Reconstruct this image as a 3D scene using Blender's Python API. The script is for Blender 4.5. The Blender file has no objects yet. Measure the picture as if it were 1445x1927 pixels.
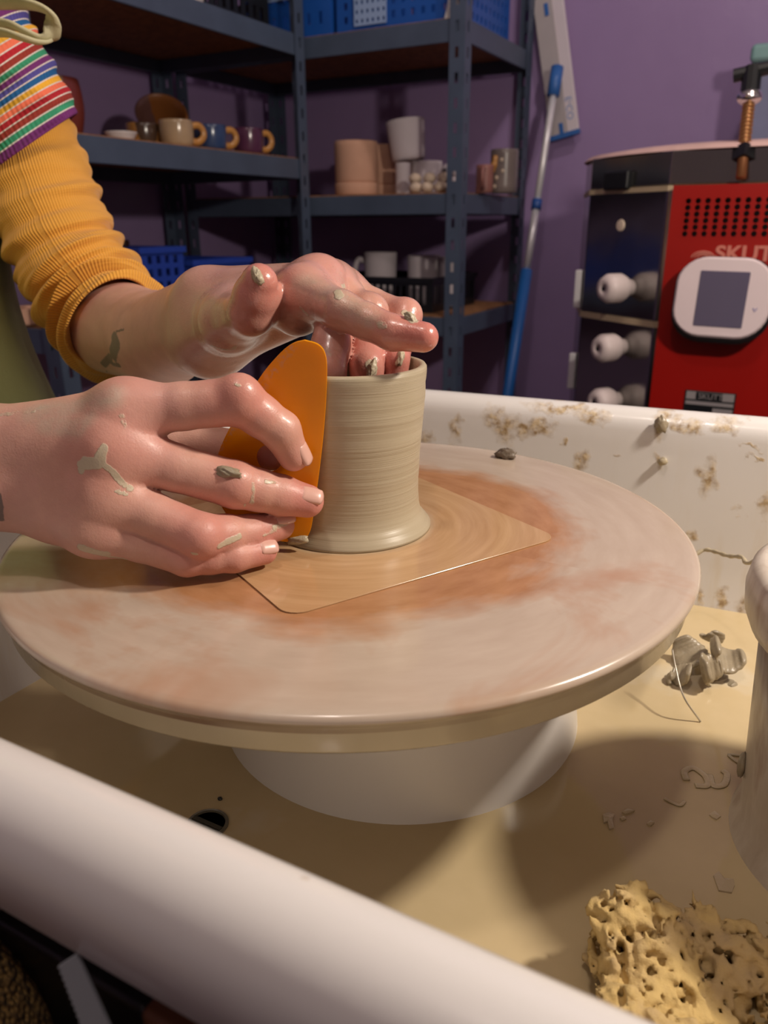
import bpy, bmesh, math, random
import numpy as np
from mathutils import Vector, Matrix
random.seed(7); RNG = np.random.default_rng(7)
PI = math.pi
SC = bpy.context.scene; COL = SC.collection

# ------------------------------------------------------------------ camera, world, lamps, exposure
FPX, PITCH, ROLL, YAW = 1479.5, .35159, -.006997, .49954
CAMZ = .774
_F = np.array([-math.sin(YAW)*math.cos(PITCH), math.cos(YAW)*math.cos(PITCH), -math.sin(PITCH)])
_R0 = np.array([math.cos(YAW), math.sin(YAW), 0.]); _U0 = np.cross(_R0, _F)
_R = math.cos(ROLL)*_R0 + math.sin(ROLL)*_U0; _U = -math.sin(ROLL)*_R0 + math.cos(ROLL)*_U0
_C = np.array([0, 0, CAMZ])
cd = bpy.data.cameras.new('camera'); cam = bpy.data.objects.new('camera', cd); COL.objects.link(cam)
cd.sensor_fit = 'VERTICAL'; cd.sensor_height = 36; cd.lens = FPX/1927*36
cd.clip_start = .01; cd.clip_end = 30
cam.matrix_world = Matrix(((_R[0], _U[0], -_F[0], 0), (_R[1], _U[1], -_F[1], 0), (_R[2], _U[2], -_F[2], CAMZ), (0, 0, 0, 1)))
cd.dof.use_dof = True; cd.dof.focus_distance = .385; cd.dof.aperture_fstop = 12.5
SC.camera = cam
SC.view_settings.view_transform = 'Standard'; SC.view_settings.look = 'None'
SC.view_settings.exposure = 0.0; SC.view_settings.gamma = 1; SC.view_settings.use_curve_mapping = False
w = bpy.data.worlds.new('world'); SC.world = w; w.use_nodes = True
w.node_tree.nodes['Background'].inputs[0].default_value = (.5, .42, .5, 1)
w.node_tree.nodes['Background'].inputs[1].default_value = .02

def lamp(name, loc, power, color, radius, spot=None, aim=None):
    l = bpy.data.lights.new(name, 'SPOT' if spot else 'POINT')
    l.energy = power; l.color = color; l.shadow_soft_size = radius
    if spot: l.spot_size = spot; l.spot_blend = .6
    o = bpy.data.objects.new(name, l); COL.objects.link(o); o.location = loc
    if aim: o.rotation_euler = (Vector(aim)-Vector(loc)).to_track_quat('-Z', 'Y').to_euler()
    return o
LAMP = (.37, .53, 1.16)
lamp('work_lamp_bulb', LAMP, 27, (1, .88, .75), .035)
lamp('ceiling_bulb', (-.10, -.12, 2.2), 16, (1, .86, .77), .06)
lamp('back_wall_fill_spot', (.15, 1.20, 2.38), 26, (1, .86, .80), .06, 2.1, (-.55, 2.28, .95))  # added fill spot: lifts the back wall, cone kept off the foreground

# helpers that turn a measured direction into a place in the room (metres)
def ray(u, v): return _F + _R*(u-722.5)/FPX - _U*(v-963.5)/FPX
def P(u, v, d): return _C + ray(u, v)*d
def onx(u, v, x): r = ray(u, v); return _C + r*(x/r[0])
def ony(u, v, y): r = ray(u, v); return _C + r*(y/r[1])
def onz(u, v, z): r = ray(u, v); return _C + r*((z-CAMZ)/r[2])
def at_y(u, y, v=420): return ony(u, v, y)[0]
def at_x(u, x, v=420): return onx(u, v, x)[1]

# ------------------------------------------------------------------ object helpers
def link(name, me, m=None, parent=None):
    o = bpy.data.objects.new(name, me); COL.objects.link(o)
    if m is not None:
        for x in (m if isinstance(m, (list, tuple)) else [m]): me.materials.append(x)
    if parent is not None: o.parent = parent
    return o
def empty(name, loc=(0, 0, 0), rz=0):
    o = bpy.data.objects.new(name, None); COL.objects.link(o); o.location = loc; o.rotation_euler = (0, 0, rz)
    o.empty_display_size = .02
    return o
def tag(o, label=None, cat=None, group=None, kind=None):
    if label: o['label'] = label
    if cat: o['category'] = cat
    if group: o['group'] = group
    if kind: o['kind'] = kind
    return o
def kids(o): return [c for c in COL.objects if c.parent == o]
def dup(o, parent=None):
    c = o.copy(); COL.objects.link(c)
    if parent is not None: c.parent = parent
    for k in kids(o): dup(k, c)
    return c
def mesh(name, verts, faces, smooth=True):
    me = bpy.data.meshes.new(name); me.from_pydata([tuple(map(float, v)) for v in verts], [], [tuple(map(int, f)) for f in faces]); me.update()
    if smooth: me.polygons.foreach_set('use_smooth', [True]*len(me.polygons))
    return me
class MB:
    def __init__(s): s.v = []; s.f = []
    def add(s, verts, faces):
        n = len(s.v); s.v += [tuple(map(float, a)) for a in verts]; s.f += [tuple(i+n for i in f) for f in faces]; return s
    def box(s, lo, hi, rot=None, org=(0, 0, 0)):
        (x0, y0, z0), (x1, y1, z1) = lo, hi
        vs = [(x0, y0, z0), (x1, y0, z0), (x1, y1, z0), (x0, y1, z0), (x0, y0, z1), (x1, y0, z1), (x1, y1, z1), (x0, y1, z1)]
        if rot is not None: vs = [tuple(rot @ Vector(v) + Vector(org)) for v in vs]
        return s.add(vs, [(3, 2, 1, 0), (4, 5, 6, 7), (0, 1, 5, 4), (1, 2, 6, 5), (2, 3, 7, 6), (3, 0, 4, 7)])
    def lathe(s, prof, seg=48, org=(0, 0, 0), rot=None, cap=True, ang=2*PI):
        vs = []; fs = []; full = abs(ang-2*PI) < 1e-6; n = len(prof); m = seg if full else seg+1
        for i in range(m):
            a = ang*i/seg
            for r, z in prof: vs.append((r*math.cos(a), r*math.sin(a), z))
        for i in range(seg):
            j = (i+1) % m
            for k in range(n-1): fs.append((i*n+k, j*n+k, j*n+k+1, i*n+k+1))
        if cap and full:
            if prof[0][0] > 1e-6: fs.append(tuple(i*n for i in range(seg))[::-1])
            if prof[-1][0] > 1e-6: fs.append(tuple(i*n+n-1 for i in range(seg)))
        if rot is not None: vs = [tuple(rot @ Vector(v)) for v in vs]
        vs = [(v[0]+org[0], v[1]+org[1], v[2]+org[2]) for v in vs]
        return s.add(vs, fs)
    def tube(s, pts, rad, seg=10, cap=True, flat=None):
        pts = [np.array(p, float) for p in pts]; n = len(pts)
        rad = [rad]*n if np.isscalar(rad) else list(rad)
        vs = []; fs = []; up = None
        for i, p in enumerate(pts):
            t = pts[min(i+1, n-1)]-pts[max(i-1, 0)]; t /= np.linalg.norm(t)+1e-12
            if up is None:
                up = np.cross(t, (0, 0, 1.)) if abs(t[2]) < .9 else np.cross(t, (1., 0, 0))
            up = up - t*(up@t); up /= np.linalg.norm(up)+1e-12; b = np.cross(t, up)
            for k in range(seg):
                a = 2*PI*k/seg; f = 1 if flat is None else flat
                vs.append(p+rad[i]*(math.cos(a)*up+f*math.sin(a)*b))
        for i in range(n-1):
            for k in range(seg):
                fs.append((i*seg+k, i*seg+(k+1) % seg, (i+1)*seg+(k+1) % seg, (i+1)*seg+k))
        if cap: fs += [tuple(range(seg))[::-1], tuple((n-1)*seg+k for k in range(seg))]
        return s.add(vs, fs)
    def ellip(s, c, r, seg=20, rings=12, rot=None, noise=0, seed=0):
        rg = np.random.default_rng(seed); ph = rg.uniform(0, 6.28, (4, 3)); vs = []; fs = []
        for i in range(rings+1):
            th = PI*i/rings
            for k in range(seg):
                a = 2*PI*k/seg; d = np.array((math.sin(th)*math.cos(a), math.sin(th)*math.sin(a), math.cos(th)))
                q = 1+noise*sum(math.sin(3*(j+1)*.7*d[0]+ph[j, 0])*math.sin(3*(j+1)*.7*d[1]+ph[j, 1])*math.cos(2.4*(j+1)*.7*d[2]+ph[j, 2]) for j in range(4))
                p = Vector(d*np.array(r)*q)
                if rot is not None: p = rot @ p
                vs.append((p[0]+c[0], p[1]+c[1], p[2]+c[2]))
        for i in range(rings):
            for k in range(seg): fs.append((i*seg+k, (i+1)*seg+k, (i+1)*seg+(k+1) % seg, i*seg+(k+1) % seg))
        return s.add(vs, fs)
    def build(s, name, m=None, parent=None, smooth=False, bevel=0, subsurf=0, solid=0, weld=False):
        me = mesh(name, s.v, s.f, smooth)
        bm = bmesh.new(); bm.from_mesh(me)
        if weld: bmesh.ops.remove_doubles(bm, verts=bm.verts, dist=1e-5)
        bmesh.ops.recalc_face_normals(bm, faces=bm.faces); bm.to_mesh(me); bm.free()
        o = link(name, me, m, parent)
        if solid:
            q = o.modifiers.new('s', 'SOLIDIFY'); q.thickness = solid; q.offset = 0
        if bevel:
            q = o.modifiers.new('b', 'BEVEL'); q.width = bevel; q.segments = 3; q.limit_method = 'ANGLE'; q.angle_limit = .6
            me.polygons.foreach_set('use_smooth', [True]*len(me.polygons))
            if hasattr(q, 'harden_normals'): q.harden_normals = True
        if subsurf:
            q = o.modifiers.new('u', 'SUBSURF'); q.levels = subsurf; q.render_levels = subsurf
        return o
def spline(pts, n=8):
    """Catmull-Rom through pts"""
    p = [np.array(a, float) for a in pts]; p = [2*p[0]-p[1]]+p+[2*p[-1]-p[-2]]; out = []
    for i in range(1, len(p)-2):
        for k in range(n):
            t = k/n
            out.append(.5*((2*p[i])+(-p[i-1]+p[i+1])*t+(2*p[i-1]-5*p[i]+4*p[i+1]-p[i+2])*t*t+(-p[i-1]+3*p[i]-3*p[i+1]+p[i+2])*t**3))
    out.append(p[-2]); return out
def grid_panel(mb, o, ux, uy, nx, ny, w, h, fx=.5, fy=.5, margin=(0, 0)):
    """sheet w x h from corner o with nx*ny rectangular holes"""
    o, ux, uy = (np.array(a, float) for a in (o, ux, uy))
    def cuts(n, L, f, m):
        c = [0.]; p = (L-2*m)/n
        for i in range(n):
            a = m+p*(i+.5-f/2); c += [a, a+p*f]
        return c+[L]
    X = cuts(nx, w, fx, margin[0]); Y = cuts(ny, h, fy, margin[1]); vs = []; fs = []
    for y in Y:
        for x in X: vs.append(o+ux*x+uy*y)
    W = len(X)
    for j in range(len(Y)-1):
        for i in range(W-1):
            if i % 2 == 1 and j % 2 == 1: continue
            fs.append((j*W+i, j*W+i+1, (j+1)*W+i+1, (j+1)*W+i))
    mb.add(vs, fs)
def text_mesh(name, body, size, m, parent, mat4, ext=.0006, bold=0):
    c = bpy.data.curves.new(name, 'FONT'); c.body = body; c.size = size; c.extrude = ext; c.offset = bold
    t = bpy.data.objects.new(name+'_src', c); COL.objects.link(t)
    dg = bpy.context.evaluated_depsgraph_get(); me = bpy.data.meshes.new_from_object(t.evaluated_get(dg))
    bpy.data.objects.remove(t)
    o = link(name, me, m, parent); o.matrix_local = mat4; return o

# ------------------------------------------------------------------ materials
def newmat(name):
    m = bpy.data.materials.new(name); m.use_nodes = True; nt = m.node_tree
    b = nt.nodes['Principled BSDF']; return m, nt, b
def N(nt, t, **kw):
    n = nt.nodes.new(t)
    for k, v in kw.items():
        if k.startswith('i_'):
            key = k[2:]; n.inputs[int(key) if key.isdigit() else key.replace('_', ' ')].default_value = v
        else: setattr(n, k, v)
    return n
def L(nt, a, b): nt.links.new(a, b)
def col(c): return (c[0], c[1], c[2], 1)
def srgb(r, g, b): return tuple((x/255/12.92 if x/255 <= .04045 else ((x/255+.055)/1.055)**2.4) for x in (r, g, b))
def ramp(nt, fac, stops, interp='LINEAR'):
    n = nt.nodes.new('ShaderNodeValToRGB'); n.color_ramp.interpolation = interp; e = n.color_ramp.elements
    while len(e) < len(stops): e.new(.5)
    for q, (p, c) in zip(e, stops): q.position = p; q.color = col(c) if hasattr(c, '__len__') else (c, c, c, 1)
    L(nt, fac, n.inputs[0]); return n.outputs[0]
def mixc(nt, f, a, b):
    n = nt.nodes.new('ShaderNodeMix'); n.data_type = 'RGBA'
    for s, x in ((0, f), (6, a), (7, b)):
        if hasattr(x, 'links'): L(nt, x, n.inputs[s])
        elif s == 0: n.inputs[0].default_value = x
        else: n.inputs[s].default_value = col(x)
    return n.outputs[2]
def math_(nt, op, a, b=0., c=None, clamp=False):
    n = nt.nodes.new('ShaderNodeMath'); n.operation = op; n.use_clamp = clamp
    for i, x in enumerate([a, b] + ([c] if c is not None else [])):
        if hasattr(x, 'links'): L(nt, x, n.inputs[i])
        else: n.inputs[i].default_value = x
    return n.outputs[0]
def noise(nt, scale, detail=4, rough=.55, coord=None, dist=0.):
    n = nt.nodes.new('ShaderNodeTexNoise'); n.inputs['Scale'].default_value = scale; n.inputs['Detail'].default_value = detail
    n.inputs['Roughness'].default_value = rough; n.inputs['Distortion'].default_value = dist
    if coord is None: coord = N(nt, 'ShaderNodeTexCoord').outputs['Object']
    L(nt, coord, n.inputs['Vector']); return n.outputs[0]
def bump(nt, h, b, strength=.3, dist=.002):
    n = nt.nodes.new('ShaderNodeBump'); n.inputs['Strength'].default_value = strength; n.inputs['Distance'].default_value = dist
    L(nt, h, n.inputs['Height']); L(nt, n.outputs[0], b.inputs['Normal']); return n
def attr(nt, name): return N(nt, 'ShaderNodeAttribute', attribute_name=name).outputs['Fac']
def simple(name, c, rough=.5, metal=0., var=.12, vscale=8., bmp=0., bscale=60., coat=0., spec=.5, bdist=.002):
    m, nt, b = newmat(name)
    b.inputs['Roughness'].default_value = rough; b.inputs['Metallic'].default_value = metal
    b.inputs['Coat Weight'].default_value = coat; b.inputs['Specular IOR Level'].default_value = spec
    f = noise(nt, vscale)
    L(nt, ramp(nt, f, [(.3, tuple(x*(1-var) for x in c)), (.7, tuple(min(1, x*(1+var)) for x in c))]), b.inputs['Base Color'])
    if bmp: bump(nt, noise(nt, bscale), b, bmp, bdist)
    return m
M = {}
M['wall'] = simple('purple_wall_paint', (.34, .24, .45), .30, var=.05, vscale=3, bmp=.25, bscale=9, spec=.5, bdist=.01)
M['wall2'] = simple('dull_wall_paint', (.34, .29, .33), .7, var=.05)
M['ceil'] = simple('ceiling_paint', (.55, .5, .48), .8, var=.03)
M['floor'] = simple('floor_concrete', (.09, .075, .07), .6, bmp=.2)
M['steel'] = simple('blue_grey_shelf_steel', srgb(72, 84, 104), .42, var=.10, vscale=14)
M['chip'] = simple('chipboard', srgb(150, 104, 66), .8, var=.35, vscale=70)
M['black'] = simple('black_plastic', (.008, .009, .011), .35, var=.2)
M['blue'] = simple('blue_crate_plastic', srgb(28, 84, 168), .38, var=.08)
M['navy'] = simple('dark_blue_crate_plastic', srgb(38, 66, 160), .4, var=.08)
M['paleblue'] = simple('pale_blue_plastic', srgb(150, 175, 215), .4, var=.06)
M['white'] = simple('white_plastic', srgb(225, 220, 220), .35, var=.03)
M['bisque'] = simple('bisque_clay', srgb(205, 160, 135), .85, var=.08, vscale=14)
M['whiteclay'] = simple('white_bisque', srgb(205, 195, 200), .8, var=.05)
M['beige'] = simple('beige_clay', srgb(205, 185, 165), .8, var=.1, vscale=40)
M['greyclay'] = simple('grey_wet_clay', srgb(150, 138, 116), .33, var=.12, vscale=160, bmp=.5, bscale=300, bdist=.001)
M['slip'] = simple('pale_clay_slip', srgb(178, 166, 140), .4, var=.1, vscale=200, bmp=.6, bscale=350, bdist=.001)

# ------------------------------------------------------------------ the room
XL, XR, YF, YB, ZT = -1.66, 1.6, -1.6, 2.28, 2.5
def struct(name, lo, hi, m): return tag(MB().box(lo, hi).build(name, m), kind='structure')
struct('floor', (XL-.1, YF-.1, -.1), (XR+.1, YB+.1, 0), M['floor'])
struct('ceiling', (XL-.1, YF-.1, ZT), (XR+.1, YB+.1, ZT+.1), M['ceil'])
struct('wall_back', (XL-.1, YB, 0), (XR+.1, YB+.1, ZT), M['wall'])
struct('wall_left', (XL-.1, YF, 0), (XL, YB, ZT), M['wall'])
struct('wall_right', (XR, YF, 0), (XR+.1, YB, ZT), M['wall2'])
struct('wall_front', (XL, YF-.1, 0), (XR, YF, ZT), M['wall2'])

# ------------------------------------------------------------------ shelving units
def post_bm(x, y, sx, sy, h, w=.036, t=.002):
    """L angle post, key-slot holes in both flanges; corner at x,y, flanges along sx and sy"""
    mb = MB(); n = int(h/.05)
    for ax, s in ((0, sx), (1, sy)):
        u = np.array((s, 0, 0)) if ax == 0 else np.array((0, s, 0))
        grid_panel(mb, (x, y, 0), u, (0, 0, 1), 1, n, w, h, .24, .42)
    return mb
def shelving(name, x0, x1, y0, y1, levels, h, label):
    t = empty(name, ((x0+x1)/2, (y0+y1)/2, 0)); tag(t, label, 'shelving unit'); o = t.location
    def sh(mb): mb.v = [(a-o[0], b-o[1], c) for a, b, c in mb.v]; return mb
    for x, sx in ((x0, 1), (x1, -1)):
        for y, sy in ((y0, 1), (y1, -1)): sh(post_bm(x, y, sx, sy, h)).build('post', M['steel'], t, solid=.002)
    for z in levels:
        hb = .045; e = .003
        for lo, hi in (((x0+e, y0+e, z-hb), (x1-e, y0+e+.008, z)), ((x0+e, y1-e-.008, z-hb), (x1-e, y1-e, z)),
                       ((x0+e, y0+e+.009, z-hb), (x0+e+.008, y1-e-.009, z)), ((x1-e-.008, y0+e+.009, z-hb), (x1-e, y1-e-.009, z))):
            mb = MB().box(lo, hi); k = .012
            sh(mb).build('beam', M['steel'], t, bevel=.0015)
        sh(MB().box((x0+.013, y0+.013, z-.014), (x1-.013, y1-.013, z+.003))).build('shelf_board', M['chip'], t)
    return t
RX0, RX1, RY0, RY1 = -1.60, -.775, 1.80, 2.246
LX0, LX1, LY0, LY1 = -1.636, -1.182, .965, 1.785
ZU, ZM, ZLO, ZML = 1.192, .839, .556, .924
shelving('shelving_unit', RX0, RX1, RY0, RY1, [.12, ZLO, ZM, ZU], 1.75, 'blue-grey steel shelving unit against the purple back wall, holding white and pink unglazed pots')
shelving('shelving_unit', LX0, LX1, LY0, LY1, [.12, .60, ZML, ZU], 1.75, 'blue-grey steel shelving unit behind the potter, with a row of glazed mugs')

# ------------------------------------------------------------------ crates
def crate(name, cx, cy, z, w, d, h, m, label, cat, group=None, rz=0, nx=8, nz=4, fx=.55, fy=.6):
    t = empty(name, (cx, cy, z), rz); tag(t, label, cat, group)
    b = MB()
    b.box((-w/2, -d/2, 0), (w/2, d/2, .005)); b.build('base', m, t)
    for s in (-1, 1):
        b = MB(); grid_panel(b, (-w/2, s*d/2, 0), (1, 0, 0), (0, 0, 1), nx, nz, w, h, fx, fy, (.012, .012)); b.build('side_panel', m, t, solid=.003)
        b = MB(); grid_panel(b, (s*w/2, -d/2, 0), (0, 1, 0), (0, 0, 1), max(2, int(nx*d/w)), nz, d, h, fx, fy, (.012, .012)); b.build('end_panel', m, t, solid=.003)
    r = MB(); e = .006
    for lo, hi in (((-w/2-e, -d/2-e, h-.012), (w/2+e, -d/2+e, h)), ((-w/2-e, d/2-e, h-.012), (w/2+e, d/2+e, h)), ((-w/2-e, -d/2+e, h-.012), (-w/2+e, d/2-e, h)), ((w/2-e, -d/2+e, h-.012), (w/2+e, d/2-e, h))): r.box(lo, hi)
    r.build('rim', m, t)
    return t
ZS = ZU+.0035
c1 = crate('plastic_crate', -1.262, 2.0, ZS, .26, .34, .19, M['blue'], 'blue lattice crate with a pale plate, on top right-hand shelf beside the steel corner post', 'crate', nx=7, nz=3, fx=.3, fy=.45)
b = MB().box((-.095, -.178, .085), (.02, -.1738, .125)); o = b.build('plate', M['paleblue'], c1, bevel=.003)
for i in range(5):
    g = MB().box((-.086+i*.021, -.1795, .091), (-.074+i*.021, -.1782, .119)); g.build('slot_mark', M['blue'], c1)
c2 = crate('plastic_crate', -.965, 2.0, ZS, .30, .34, .19, M['blue'], 'blue crate with a perforated pale panel and a white card, on top right-hand shelf', 'crate', nx=11, nz=6, fx=.4, fy=.5)
b = MB(); grid_panel(b, (-.10, -.176, .01), (1, 0, 0), (0, 0, 1), 6, 8, .085, .15, .42, .42); b.build('perforated_panel', M['paleblue'], c2, solid=.002)
MB().box((.03, -.178, .075), (.09, -.1742, .16)).build('card', M['white'], c2)
# crumpled white paper scrap standing by the card
pw = MB(); pts = [(-.02, 0), (-.012, .045), (-.004, .03), (.004, .06), (.010, .034), (.018, .05), (.024, 0)]
for i, (x, z) in enumerate(pts): pw.add([(x, 0, 0), (x, .004*((i % 2)*2-1), z)], [])
pw.f = [(2*i, 2*i+2, 2*i+3, 2*i+1) for i in range(len(pts)-1)]
o = pw.build('paper_scrap', M['white'], solid=.001); o.location = (at_y(846, 1.822), 1.822, ZS); o.rotation_euler.z = .2
tag(o, 'torn white paper scrap standing at the front edge of the top right-hand shelf', 'paper')
bk = crate('plastic_crate', -1.36, 1.60, ZS, .27, .23, .2, M['black'], 'black lattice crate with a small white tag, on the top left-hand shelf', 'crate', rz=PI/2, nx=9, nz=4, fx=.45)
MB().box((-.04, -.1195, .075), (-.018, -.117, .10)).build('tag', M['white'], bk, bevel=.002)
def mugmat(name, c1_, c2_=None, rough=.2, split=.03):
    m, nt, b = newmat(name); b.inputs['Roughness'].default_value = rough; b.inputs['Coat Weight'].default_value = .3
    f = noise(nt, 14); c = ramp(nt, f, [(.3, tuple(x*.75 for x in c1_)), (.7, tuple(x*1.15 for x in c1_))])
    if c2_:
        tc = N(nt, 'ShaderNodeTexCoord'); sp = N(nt, 'ShaderNodeSeparateXYZ'); L(nt, tc.outputs['Object'], sp.inputs[0])
        h = math_(nt, 'ADD', sp.outputs[1], math_(nt, 'MULTIPLY', noise(nt, 25), .03))
        k = math_(nt, 'GREATER_THAN', h, split); c = mixc(nt, k, c, c2_)
    L(nt, c, b.inputs['Base Color']); return m
def mug(name, loc, r, h, m, label, cat, group=None, rz=0, handle=True, taper=1., tilt=None, belly=0., hm=None):
    t = empty(name, loc, rz); tag(t, label, cat, group)
    if tilt: t.rotation_euler = tilt
    pr = [(0, 0), (r*taper*.92, 0), (r*taper, h*.04)] + [(r*(taper+(1-taper)*q)+belly*math.sin(PI*q), h*(.04+.94*q)) for q in (.15, .3, .45, .6, .75, .9)] + [(r, h*.985), (r-.0015, h), (r-.004, h*.985)]
    pr += [(r*(taper+(1-taper)*q)+belly*math.sin(PI*q)-.0045, h*(.06+.92*q)) for q in (.8, .5, .2, .04)] + [(0, h*.06)]
    MB().lathe(pr, 40, cap=False).build('body', m, t, smooth=True)
    if handle:
        pts = [(r*.96+belly*.5, 0, h*.82), (r+.016, 0, h*.86), (r+.026, 0, h*.68), (r+.026, 0, h*.42), (r+.014, 0, h*.22), (r*.95+belly*.5, 0, h*.22)]
        MB().tube(spline(pts, 5), .0048, 8, flat=1.5).build('handle', hm or m, t, smooth=True)
    return t
ZM_ = ZML+.0035
mg = 'glazed mugs along the middle left-hand shelf'
mm = [mugmat('dark_brown_glaze', srgb(70, 52, 40), srgb(150, 105, 55), split=-.012), mugmat('tan_glaze', srgb(176, 150, 118), srgb(190, 140, 85), split=.026), mugmat('blue_glaze', srgb(52, 72, 110), srgb(178, 130, 70), split=.032), mugmat('plum_glaze', srgb(86, 48, 74), srgb(185, 135, 75), split=.03)]
ochre = simple('ochre_glaze', srgb(186, 132, 70), .25)
for i, (u, x, r, h, lab) in enumerate(((287, -1.30, .034, .044, 'dark brown glazed mug, leftmost of the row in front of the tilted pot'), (347, -1.235, .034, .049, 'tan glazed mug with pale drips, between the dark brown and blue mugs'),
        (408, -1.232, .035, .049, 'blue glazed mug with ochre handle side, between the tan and plum mugs'), (476, -1.232, .035, .054, 'plum and ochre glazed mug at the end nearest the steel corner post'))):
    mug('mug', (x, at_x(u, x), ZM_), r, h, mm[i], lab, 'mug', mg, rz=1.15, taper=.92, belly=.002, hm=mm[i] if i == 0 else ochre)
o = mug('dish', (-1.25, at_x(246, -1.25), ZM_), .031, .016, M['white'], 'small low white dish left of the glazed mugs', 'dish', handle=False, taper=.7)
y = at_x(322, -1.40)
o = mug('pot', (-1.45, y-.005, ZM_+.055), .058, .085, mugmat('brown_pink_glaze', srgb(112, 78, 72), srgb(138, 84, 40), .35, split=.02), 'big tilted brown pot propped behind the glazed mugs', 'pot', handle=False, taper=.55, tilt=(.55, .75, 0))
o.location = (-1.425, y+.02, ZM_+.030)
o = mug('pot', (-1.36, at_x(104, -1.36, 200), ZM_), .048, .11, mugmat('red_brown_glaze', srgb(150, 118, 96), srgb(120, 50, 40), .4, split=.0), 'tall brown pot with a red patch, behind the striped sleeve', 'pot', handle=False, taper=.85, belly=.008)
mug('cup', (-1.24, at_x(357, -1.24, 30)-.01, ZS), .045, .08, M['white'], 'white pot seen by its base on the top left-hand shelf', 'pot', handle=False, taper=.8)
# low left shelf: blue crates, small pot
ZL_ = .6035
def at_low(u, x): return at_x(u, x, 500)
crate('plastic_crate', -1.32, at_low(310, -1.23), ZL_, .125, .17, .128, M['navy'], 'bright blue upright crate of slats beside the mustard sleeve', 'crate', rz=PI/2, nx=4, nz=4, fx=.5, fy=.6)
crate('plastic_crate', -1.33, at_low(420, -1.22)+.01, ZL_, .20, .2, .098, M['navy'], 'blue crate behind the raised hand on the lower left-hand shelf', 'crate', rz=PI/2, nx=3, nz=2, fx=.3, fy=.3)
mug('pot', (-1.42, at_x(262, -1.42, 460)-.08, ZL_), .036, .14, mugmat('ochre_pot', srgb(150, 112, 70), srgb(60, 40, 30), split=.0), 'small ochre and dark pot left of the blue crates', 'pot', handle=False, taper=.9)
mug('pot', (-1.30, at_x(40, -1.30, 560), ZL_), .04, .03, M['bisque'], 'shallow unglazed dish glimpsed between the green apron and mustard sleeve', 'dish', handle=False)

# right unit, middle shelf: bisque ware
ZR = ZM+.0035
def bpot(u, y, wpx, h, lab):
    x = at_y(u, y); r = wpx/1480*(y*1.13)/2
    t = empty('plant_pot', (x, y, ZR)); tag(t, lab, 'pot', 'large pink bisque pots')
    k = h*.24
    MB().lathe([(0, 0), (r*.93, 0), (r*.99, .006), (r*1.0, k*.9), (r*.985, k), (0, k)], 48, cap=False).build('saucer', M['bisque'], t, smooth=True)
    MB().lathe([(0, k), (r*.94, k), (r*.975, k+.006), (r*.985, h*.9), (r*.975, h-.002), (r*.93, h), (r*.9, h-.006), (r*.88, k+.01), (0, k+.01)], 48, cap=False).build('body', M['bisque'], t, smooth=True)
bpot(672, 1.93, 77, .131, 'large pink unglazed pot with a chip, standing in front on the middle right-hand shelf')
bpot(716, 2.07, 72, .132, 'large pink unglazed pot half hidden behind the chipped one')
wg = 'white unglazed cups'
x = at_y(758, 1.95); mug('beaker', (x, 1.95, ZR), .019, .077, M['whiteclay'], 'narrow white beaker standing under the big tilted white cup', 'cup', wg, handle=False, taper=.98)
x = at_y(801, 2.02); mug('mug', (x, 2.02, ZR), .042, .083, M['whiteclay'], 'squat white unglazed mug behind the rows of clay balls', 'cup', wg, handle=False, taper=.95)
x = at_y(769, 1.985); mug('cup', (x, 1.985, ZR+.0835), .050, .095, M['whiteclay'], 'large white cup resting tilted on the narrow beaker and squat mug', 'cup', wg, handle=False, taper=.86, tilt=(0, -.12, 0))
x = at_y(846, 1.93)
t = empty('vase', (x, 1.93, ZR+.036)); tag(t, 'small round white pot with a dark hole, behind the clay balls', 'pot')
MB().ellip((0, 0, .015), (.026, .024, .02), 24, 14).build('body', M['whiteclay'], t, smooth=True)
MB().lathe([(0, 0), (.0045, 0), (.004, .002), (0, .002)], 16, rot=Matrix.Rotation(PI/2, 3, 'X'), org=(-.006, -.0235, .017)).build('hole', M['black'], t)
MB().lathe([(0, -.036), (.02, -.036), (.022, -.004), (.018, .002), (0, .002)], 24).build('stand', M['whiteclay'], t, smooth=True)
rows = [(782, 350, 0), (803, 350, 0), (828, 352, 0), (853, 353, 0), (781, 334, 1), (807, 333, 1), (833, 336, 1)]
for i, (u, v, k) in enumerate(rows):
    yy = 1.845+.022*k; x = at_y(u, yy); z = ZR+.0125+.0215*k
    o = MB().ellip((0, 0, 0), (.0165, .015, .0125), 16, 10, noise=.05, seed=i).build('clay_ball', M['beige'], smooth=True); o.location = (x, yy, z)
    tag(o, 'pale clay ball in the lower row beside the steel post' if k == 0 else 'pale clay ball resting on the lower row of clay balls', 'clay ball', 'rows of pale clay balls')
figm = mugmat('grey_glaze_ochre', srgb(120, 108, 104), srgb(165, 135, 95), .3, split=.03)
yy = 2.0; x = at_y(944, yy); t = mug('jar', (x, yy, ZR), .034, .10, figm, 'grey jar with an ochre figure and pale dots, between the two right-hand posts', 'jar', handle=False)
for i, (a, z, s) in enumerate(((-2.1, .07, .006), (-1.75, .035, .005), (-1.4, .075, .004), (-1.3, .05, .004), (-1.9, .015, .005))):
    MB().ellip((.034*math.cos(a), .034*math.sin(a), z), (s, .0018, s), 12, 8, rot=Matrix.Rotation(a+PI/2, 3, 'Z')).build('dot', M['beige'], t, smooth=True)
MB().tube(spline([(-.022, -.0275, .028), (-.02, -.029, .05), (-.012, -.033, .07), (-.011, -.033, .085)], 6), [.004]*6+[.009]*6+[.007]*6+[.005], 10).build('figure', ochre, t, smooth=True)
x = at_y(909, 1.95); mug('cup', (x, 1.95, ZR), .021, .064, mugmat('pink_pot', srgb(150, 100, 92), None, .5), 'small pink-brown cup right of the front corner post', 'cup', handle=True, rz=-1.3)
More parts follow.
